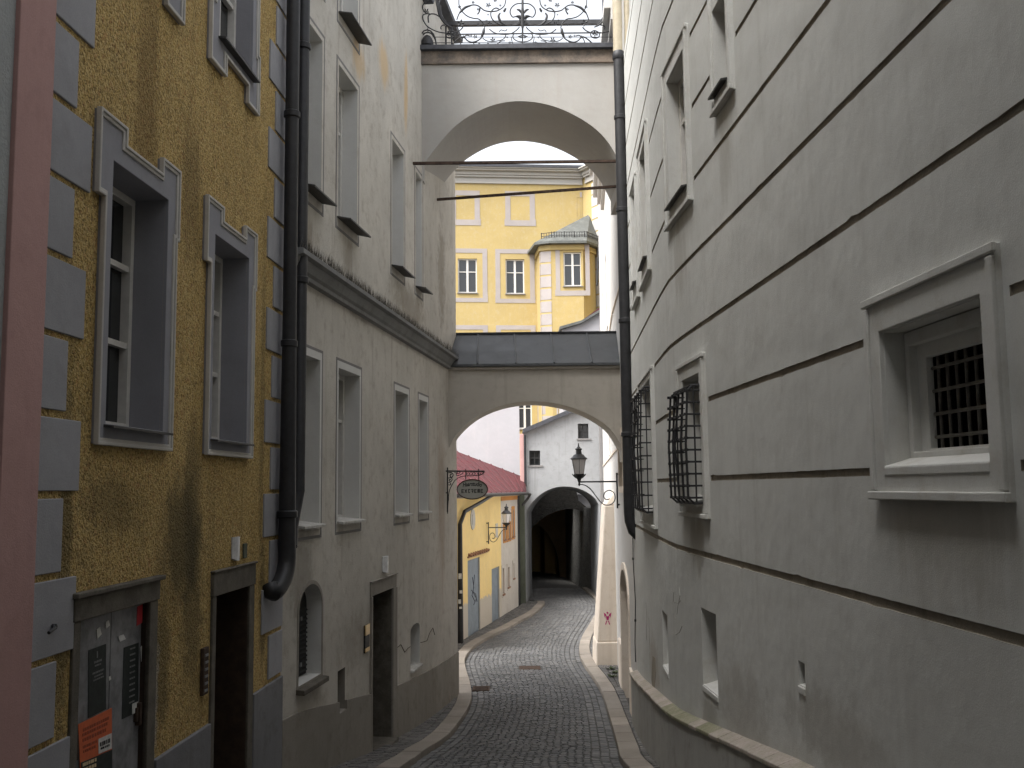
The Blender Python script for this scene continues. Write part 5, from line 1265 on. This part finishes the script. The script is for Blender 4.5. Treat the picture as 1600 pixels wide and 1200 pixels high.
while y < 46:
    h = rw.uniform(.085, .108) if y < 30 else rw.uniform(.12, .15); gap = .01
    a0, b0_ = xl(y), xr2(y); gl, gr = 2 * .13, 3 * .13
    x = gl; w_in = (b0_ - a0) - gl - gr; n = max(6, int(round(w_in / (.115 if y < 30 else .16)))); cuts = [gl + w_in * (i + (0 if i in (0, n) else rw.uniform(-.22, .22) + (.5 if row % 2 else 0) * 0)) / n for i in range(n + 1)]
    arcf = lambda t: .16 * math.sin(math.pi * t) 
    for i in range(n):
        t0, t1 = cuts[i] / (b0_ - a0), cuts[i + 1] / (b0_ - a0)
        y0, y1 = y + arcf(t0), y + arcf(t1)
        X = lambda yy_, d: lerp(xl(yy_), xr2(yy_), d)
        c = [(X(y0, t0) + gap / 2, y0 + gap / 2), (X(y1, t1) - gap / 2, y1 + gap / 2), (X(y1 + h, t1) - gap / 2, y1 + h - gap / 2), (X(y0 + h, t0) + gap / 2, y0 + h - gap / 2)]
        cx, cy = (c[0][0] + c[2][0]) / 2, (c[0][1] + c[2][1]) / 2
        if abs(cx - drain.x) < .2 and abs(cy - drain.y) < .26: continue
        if abs(cx - iron_.x) < .3 and abs(cy - iron_.y) < .3: continue
        sett(c, rz)
    y += h; row += 1
for side, k in [(0, 0), (0, 1), (1, 0), (1, 1), (1, 2)]:
    y = 7.0
    while y < 46:
        h = rw.uniform(.14, .22); f = (lambda v: xl(v) + k * .13) if side == 0 else (lambda v: xr2(v) - (k + 1) * .13)
        c = [(f(y) + .006, y + .006), (f(y) + .124, y + .006), (f(y + h) + .124, y + h - .006), (f(y + h) + .006, y + h - .006)]
        if not (side == 0 and abs(f(y) + .06 - drain.x) < .22 and abs(y + h / 2 - drain.y) < .28): sett(c, rz)
        y += h
struct(mb.build('road', [M['sett'], M['joint']], recalc=False))
# kerbs: granite slabs
KW, KH = .29, .085
def norm2(f, y): d = (f(y + .15) - f(y - .15)) / .3; L = math.hypot(d, 1); return (1 / L, -d / L)
for nm, f, sd, y1 in (('kerb', xl, -1, 40.5), ('kerb', xr2, 1, 46)):
    mb = MB(); y = -6.0; rk = random.Random(2 + sd)
    while y < y1:
        d = (f(y + .1) - f(y)) / .1; L = rk.uniform(.75, 1.15) / math.hypot(1, d); yb_ = min(y + L, y1); n = 4
        hh = KH + rk.uniform(-.006, .006)
        for i in range(n):
            ya, yc = lerp(y, yb_ - .012, i / n), lerp(y, yb_ - .012, (i + 1) / n); q = []
            for v in (ya, yc):
                nx_, ny_ = norm2(f, v); q.append(((f(v), v), (f(v) + sd * nx_ * KW, v + sd * ny_ * KW)))
            z = lambda p: g(p[1])
            A, B = q[0]; D, C = q[1]
            mb.hexa([(A[0], A[1], z(A) - .1), (D[0], D[1], z(D) - .1), (C[0], C[1], z(C) - .1), (B[0], B[1], z(B) - .1), (A[0], A[1], z(A) + hh), (D[0], D[1], z(D) + hh), (C[0], C[1], z(C) + hh + .006), (B[0], B[1], z(B) + hh + .006)])
        y = yb_
    o = mb.build(nm, M['granite'], bevel=.012); struct(o)
# pavements
def pave(f, sd, wallx, y0, y1):
    global mb
    mb = MB(); zf = lambda x, y: g(y) + KH - .004
    yy = [y0 + .3 * i for i in range(int((y1 - y0) / .3) + 1)]
    prev = None
    for y in yy:
        nx_, ny_ = norm2(f, y); a = f(y) + sd * nx_ * (KW * .5); b = wallx(y); cur = [(a, y), (b, y)]
        if prev:
            q = [prev[0], prev[1], cur[1], cur[0]]; mb.face([(x, yq, g(yq) + KH - .03) for x, yq in q], 1)
        prev = cur
    y = max(y0, 7)
    while y < y1 - .2:
        h = rw.uniform(.1, .13); d = (f(y + .1) - f(y - .1)) / .2; kw = KW * math.hypot(1, d)
        a = f(y) + sd * (kw + .01); b = wallx(y); wd = abs(b - a)
        if (b - a) * sd > .08:
            n = max(1, int(round(wd / .13)))
            for i in range(n):
                def X(v, t):
                    d2 = (f(v + .1) - f(v - .1)) / .2; aa = f(v) + sd * (KW * math.hypot(1, d2) + .01); bb_ = wallx(v); return lerp(aa, bb_, t)
                c = [(X(y, i / n) + .004 * sd, y + .005), (X(y, (i + 1) / n) - .004 * sd, y + .005), (X(y + h, (i + 1) / n) - .004 * sd, y + h - .005), (X(y + h, i / n) + .004 * sd, y + h - .005)]
                if sd < 0: c = [c[1], c[0], c[3], c[2]]
                sett(c, zf, .006)
        y += h
    return struct(mb.build('pavement', [M['sett2'], M['joint']], recalc=False))
def wl(y):
    if y < Y_Y: return fy_(y)
    if y < Y_G: return fg(y)
    if y < 27.2: return -1.9
    return min(-7.01 + .1849 * y, .6)
def wr_(y):
    if y < 11.09: return fn(y)
    if y < 22.9: return ff(y)
    return 2.37 + .0735 * (y - 22.9)
pave(xl, -1, wl, -8, 40.6); pave(xr2, 1, wr_, -8, 39.5)
mb = MB(); c = drain; z = g(c.y) + .005
mb.box((c.x - .19, c.y - .25, z - .05), (c.x - .16, c.y + .25, z + .02)); mb.box((c.x + .16, c.y - .25, z - .05), (c.x + .19, c.y + .25, z + .02))
for k in range(9): y = c.y - .25 + k * .0585; mb.box((c.x - .16, y, z - .05), (c.x + .16, y + .03, z + .018))
tag(mb.build('drain_grate', M['rust'], None, (c.x, c.y, z)), 'dark iron drain grate at the left edge of the cobbled road', 'drain')
mb = MB(); c = iron_; z = g(c.y) + .045; mb.box((c.x - .26, c.y - .26, z - .06), (c.x + .26, c.y + .26, z - .002)); mb.box((c.x - .22, c.y - .22, z - .01), (c.x + .22, c.y + .22, z + .004)); tag(mb.build('access_cover', M['rust'], None, (c.x, c.y, z), bevel=.004), 'square rusty iron access cover in the middle of the road', 'manhole cover')
# weeds by the buttress
for k, (px, py) in enumerate([(955, 1046), (960, 1052), (957, 1058)]):
    c = ghit(px, py, KH); mb = MB(); rr = random.Random(k)
    for i in range(45):
        an = rr.uniform(0, 6.28); r = rr.uniform(0, .1); h = rr.uniform(.015, .07); p = c + Vector((math.cos(an) * r, math.sin(an) * r, 0)); u = Vector((math.cos(an), math.sin(an), .9)) * h; v = Vector((-math.sin(an), math.cos(an), 0)) * .018
        mb.face([p, p + u * .6 + v, p + u, p + u * .6 - v])
    tag(mb.build('weed', M['leaf'], None, c, recalc=False), ['weed tuft right at the foot of the stencilled buttress', 'weed tuft against the white house wall', 'weed tuft nearest the kerb in front of the buttress'][k], 'weed', 'weeds growing by the buttress')

# ================================================================== LAMPS AND SIGN
def lamp(name, label, P, dirx, arm, k, wallx):
    """P is the arm end under the lantern; the arm runs back in x to the wall plate"""
    t = thing(name, label, 'wall lamp', P, 'lanterns on scroll brackets'); P = Vector(P); o = lambda x, z: P + Vector((x * k, 0, z * k))
    mb = MB(); A = arm / k
    mb.tube([o(0, 0), o(-dirx * A, 0)], .017 * k, 8); mb.tube([o(-dirx * A, .19), o(-dirx * A, -.58)], .019 * k, 8)
    sc_ = smooth([o(-dirx * x, -z) for x, z in [(.03, .05), (.14, .08), (.25, .16), (.36, .3), (.48, .45), (.6, .51), (.72, .48), (.79, .38), (.77, .25), (.67, .19), (.57, .23), (.54, .33), (.6, .39), (.67, .37)]] if False else [tuple(o(-dirx * x * A / .84, -z)) for x, z in [(.03, .05), (.14, .08), (.25, .16), (.36, .3), (.48, .45), (.6, .51), (.72, .48), (.79, .38), (.77, .25), (.67, .19), (.57, .23), (.54, .33), (.6, .39), (.67, .37)]], 4)
    mb.tube(sc_, .011 * k, 6)
    for z in (.16, -.5): mb.tube([o(-dirx * A, z), o(-dirx * (A + .12), z)], .02 * k, 6)
    mb.build('bracket', M['iron'], t, smooth=50)
    mb = MB(); mb.lathe(o(0, -.09), [(.008 * k, 0), (.03 * k, .03 * k), (.02 * k, .07 * k), (.03 * k, .1 * k), (.05 * k, .15 * k), (.08 * k, .2 * k), (.115 * k, .235 * k), (.12 * k, .26 * k), (.06 * k, .265 * k)], 8)
    for i in range(6):
        an = i * math.pi / 3; u = Vector((math.cos(an), math.sin(an), 0)) * k
        mb.tube([o(0, .08) + u * .06, o(0, .14) + u * .12, o(0, .17) + u * .15, o(0, .14) + u * .15], [.016 * k, .018 * k, .012 * k, .006 * k], 5)
    mb.build('lamp_base', M['iron'], t, smooth=40)
    mb = MB(); mb.lathe(o(0, .172), [(.105 * k, 0), (.165 * k, .315 * k)], 6); mb.build('lamp_shade', M['lampglass'], t)
    mb = MB()
    for i in range(6):
        an = 2 * math.pi * (i + .5) / 6; u = Vector((math.cos(an), math.sin(an), 0)) * k; mb.tube([o(0, .17) + u * .107, o(0, .49) + u * .167], .006 * k, 5)
    mb.tube([o(0, .17), o(0, .5)], .008 * k, 5); mb.lathe(o(0, .175), [(.05 * k, 0), (.035 * k, .06 * k), (.015 * k, .1 * k)], 8)
    mb.build('lamp_frame', M['lampmetal'], t)
    mb = MB(); mb.lathe(o(0, .487), [(.17 * k, 0), (.19 * k, .01 * k), (.185 * k, .03 * k), (.14 * k, .06 * k), (.115 * k, .1 * k), (.07 * k, .12 * k), (.06 * k, .2 * k), (.085 * k, .225 * k), (.08 * k, .235 * k), (.045 * k, .25 * k), (.025 * k, .28 * k), (.012 * k, .285 * k), (.012 * k, .3 * k), (.022 * k, .315 * k), (.012 * k, .33 * k), (.006 * k, .36 * k)], 12)
    mb.build('lamp_roof', M['lampmetal' if k == 1 else 'iron'], t, smooth=35); return t
YL = 21.7; p = at(905, 753, YL); arm = ff(YL) - .05 - p.x
lamp('wall_lamp', 'large grey lantern on a long scroll bracket from the white house', p, -1, arm, 1.0, 0)
sL = WS.hit(760.5, 830); pw_ = WS.P(sL[0], 0); p = at(791.5, 824, pw_.y); lamp('wall_lamp', 'small dark lantern on a scroll bracket over the small yellow house doors', (p.x, pw_.y - .05, p.z), 1, p.x - pw_.x - .06, .92, 0)
# hanging sign
YS = 20.3; sgt = thing('hanging_sign', 'oval grey hairdresser sign hanging from a scrolled iron bracket by the low arch', 'shop sign', at(738, 782, YS))
def sgp(px, py, dy=0): v = at(px, py, YS); return Vector((v.x, v.y + dy, v.z))
def cr1(x, y): return (695 + x / 20, 725 + y / 20)
c = sgp(*cr1(860, 790)); rx = (sgp(*cr1(1350, 790)) - c).length; rz_ = (sgp(*cr1(860, 470)) - c).length
SW = front(YS, -10, 10)
elp = [(c.x + 10 + rx * math.cos(i / 40 * 2 * math.pi), c.z + rz_ * math.sin(i / 40 * 2 * math.pi)) for i in range(40)]
mb = MB(); mb.plate(SW, offset(elp, -.012), [], -.035, .0); mb.fill(SW, offset(elp, -.012), [], -.035); face_ = mb.build('sign_board', M['signface'], sgt)
mb = MB(); mb.plate(SW, elp, [offset(elp, -.02)], -.045, .018); mb.fill(SW, elp, [offset(elp, -.02)], -.045); mb.build('sign_rim', M['signrim'], sgt)
def text(s, cx, cz, y, width, height, mat, parent, arc=0, shear=0, ext=.003, bold=0):
    cu = bpy.data.curves.new('txt', 'FONT'); cu.body = s; cu.align_x = 'CENTER'; cu.size = 1; cu.extrude = .0; cu.offset = bold; cu.shear = shear; cu.resolution_u = 4
    o = bpy.data.objects.new('txt', cu); COL.objects.link(o); dg = bpy.context.evaluated_depsgraph_get(); me = bpy.data.meshes.new_from_object(o.evaluated_get(dg)); 
    bpy.data.objects.remove(o); xs_ = [v.co.x for v in me.vertices]; ys_ = [v.co.y for v in me.vertices]; x0, x1, y0, y1 = min(xs_), max(xs_), min(ys_), max(ys_)
    mb = MB()
    for v in me.vertices:
        u = (v.co.x - x0) / (x1 - x0) - .5; w = (v.co.y - y0) / (y1 - y0); mb.v.append(Vector((cx + u * width, y, cz + w * height - arc * (2 * u) ** 2)))
    mb.f = [list(p.vertices) for p in me.polygons]; mb.m = [0] * len(mb.f); bpy.data.meshes.remove(me)
    return mb.build('lettering', M[mat], parent, recalc=False)
wt = (sgp(*cr1(1215, 800)) - sgp(*cr1(515, 800))).length; ht = (sgp(*cr1(800, 785)) - sgp(*cr1(800, 905))).length
cz = sgp(*cr1(865, 905)).z; cxm = sgp(*cr1(865, 850)).x
# blocky letters, drawn stroke by stroke
mb = MB(); lw = wt / 7.0; t_ = ht * .2
G = {'E': [(0, 0, .85, 0), (0, .5, .7, .5), (0, 1, .85, 1), (0, 0, 0, 1)], 'X': [(.02, 0, .85, 1), (.02, 1, .85, 0)], 'T': [(.05, 1, .85, 1), (.25, 0, .25, 1), (.25, 0, .7, 0)], 'R': [(0, 1, .8, 1), (.8, .45, .8, 1), (.2, .5, .8, .5), (.62, 0, .62, .5)], 'M': [(0, 0, 0, 1), (0, 1, .86, 1), (.43, 0, .43, 1), (.86, 0, .86, 1)]}
for i, ch in enumerate('EXTREME'):
    x0 = cxm - wt / 2 + i * lw + lw * .05
    for (a, b, c_, d) in G[ch]:
        p = Vector((x0 + a * lw * .66 + t_ * .45, 0, cz + t_ / 2 + b * (ht - t_))); q = Vector((x0 + c_ * lw * .66 + t_ * .45, 0, cz + t_ / 2 + d * (ht - t_))); u = (q - p).normalized(); v = Vector((-u.z, 0, u.x)) * t_ / 2; e = u * t_ * .35
        pts = [p - e - v, q + e - v, q + e + v, p - e + v]; mb.hexa([Vector((w.x, YS - .0045, w.z)) for w in pts] + [Vector((w.x, YS - .001, w.z)) for w in pts])
mb.build('lettering', M['ink'], sgt)
text('Haarstudio', sgp(*cr1(860, 700)).x, sgp(*cr1(860, 690)).z, YS - .002, wt * .86, ht * 1.15, 'ink', sgt, arc=.022, shear=.25, bold=.03)
mb = MB(); aw = fg(YS); bp_ = lambda x, y: sgp(*cr1(x, y))
mb.tube([bp_(85, 110), bp_(85, 1500)], .014, 8); mb.tube([bp_(85, 220), bp_(1240, 225)], .016, 8)
for lst, r in (([(85, 1550), (100, 1300), (130, 900), (200, 700), (330, 500), (500, 400), (640, 375)], .009), ([(640, 375), (850, 370), (1100, 350), (1230, 240)], .008), ([(110, 270), (200, 270), (260, 330), (230, 410), (170, 390), (180, 330), (220, 330)], .01), ([(110, 440), (190, 430), (230, 480), (200, 540), (140, 530), (150, 480), (190, 490)], .009), ([(110, 590), (160, 580), (190, 620), (160, 660), (120, 640)], .008), ([(300, 260), (420, 300), (480, 260), (420, 240), (360, 290), (380, 360), (500, 330), (580, 260)], .008), ([(90, 1250), (120, 1100), (110, 950)], .008)):
    mb.tube([tuple(v) for v in smooth([tuple(bp_(x, y)) for x, y in lst], 4)], r, 6)
for k in range(7):
    x = 660 + k * 85; mb.tube([bp_(x, 230), bp_(x - 50 + 100, 365 - k * 4)], .006, 5); mb.tube([bp_(x + 90, 230), bp_(x - 10, 365 - k * 4)], .006, 5)
for x in (655, 1060): mb.tube([bp_(x, 150), bp_(x, 490)], .011, 6)
mb.tube([(aw - .02, YS, bp_(85, 220).z), bp_(85, 220)], .014, 6); mb.tube([(aw - .02, YS, bp_(85, 900).z), bp_(85, 900)], .012, 6)
mb.build('bracket', M['iron'], sgt, smooth=50)

# ================================================================== LIGHT, SKY, CAMERA
SUN_EL, SUN_ROT = R(56), R(232)
w = bpy.data.worlds.new('World'); SC.world = w; w.use_nodes = True; nt = w.node_tree; bg = nt.nodes['Background']
sky = nt.nodes.new('ShaderNodeTexSky'); sky.sky_type = 'NISHITA'; sky.sun_disc = False; sky.sun_elevation = SUN_EL; sky.sun_rotation = SUN_ROT; sky.air_density = 1.0; sky.dust_density = 4.0; sky.ozone_density = 1.0
hsv = nt.nodes.new('ShaderNodeHueSaturation'); hsv.inputs['Saturation'].default_value = .22; nt.links.new(sky.outputs[0], hsv.inputs['Color'])
tc = nt.nodes.new('ShaderNodeTexCoord'); no = nt.nodes.new('ShaderNodeTexNoise'); no.inputs['Scale'].default_value = 2.2; no.inputs['Detail'].default_value = 6; mp = nt.nodes.new('ShaderNodeMapping'); mp.inputs['Scale'].default_value = (1, 1, 2.6)
nt.links.new(tc.outputs['Generated'], mp.inputs[0]); nt.links.new(mp.outputs[0], no.inputs['Vector'])
mr_ = nt.nodes.new('ShaderNodeMapRange'); mr_.inputs['From Min'].default_value = .3; mr_.inputs['From Max'].default_value = .7; mr_.inputs['To Min'].default_value = .85; mr_.inputs['To Max'].default_value = 1.2; nt.links.new(no.outputs['Fac'], mr_.inputs[0])
mx = nt.nodes.new('ShaderNodeVectorMath'); mx.operation = 'SCALE'; nt.links.new(hsv.outputs[0], mx.inputs[0]); nt.links.new(mr_.outputs[0], mx.inputs['Scale']); nt.links.new(mx.outputs[0], bg.inputs['Color'])
bg.inputs['Strength'].default_value = SKY
sl = bpy.data.lights.new('sun', 'SUN'); sl.energy = SUN; sl.angle = R(40); sl.color = (1, .985, .96); so = bpy.data.objects.new('sun', sl); COL.objects.link(so)
dv = Vector((math.sin(SUN_ROT) * math.cos(SUN_EL), math.cos(SUN_ROT) * math.cos(SUN_EL), math.sin(SUN_EL))); so.rotation_euler = dv.to_track_quat('Z', 'Y').to_euler(); so.location = (0, 0, 40)
cd = bpy.data.cameras.new('camera'); cam = bpy.data.objects.new('camera', cd); COL.objects.link(cam); cd.sensor_width = 36; cd.sensor_fit = 'HORIZONTAL'; cd.lens = 36 * F / 1600; cd.clip_end = 1000; cd.clip_start = .05
cam.matrix_world = Matrix((RT, UP, -FW)).transposed().to_4x4(); SC.camera = cam
SC.view_settings.view_transform = 'Standard'; SC.view_settings.look = 'None'; SC.view_settings.exposure = EXPO; SC.view_settings.gamma = 1
SC.cycles.max_bounces = 8; SC.cycles.diffuse_bounces = 6
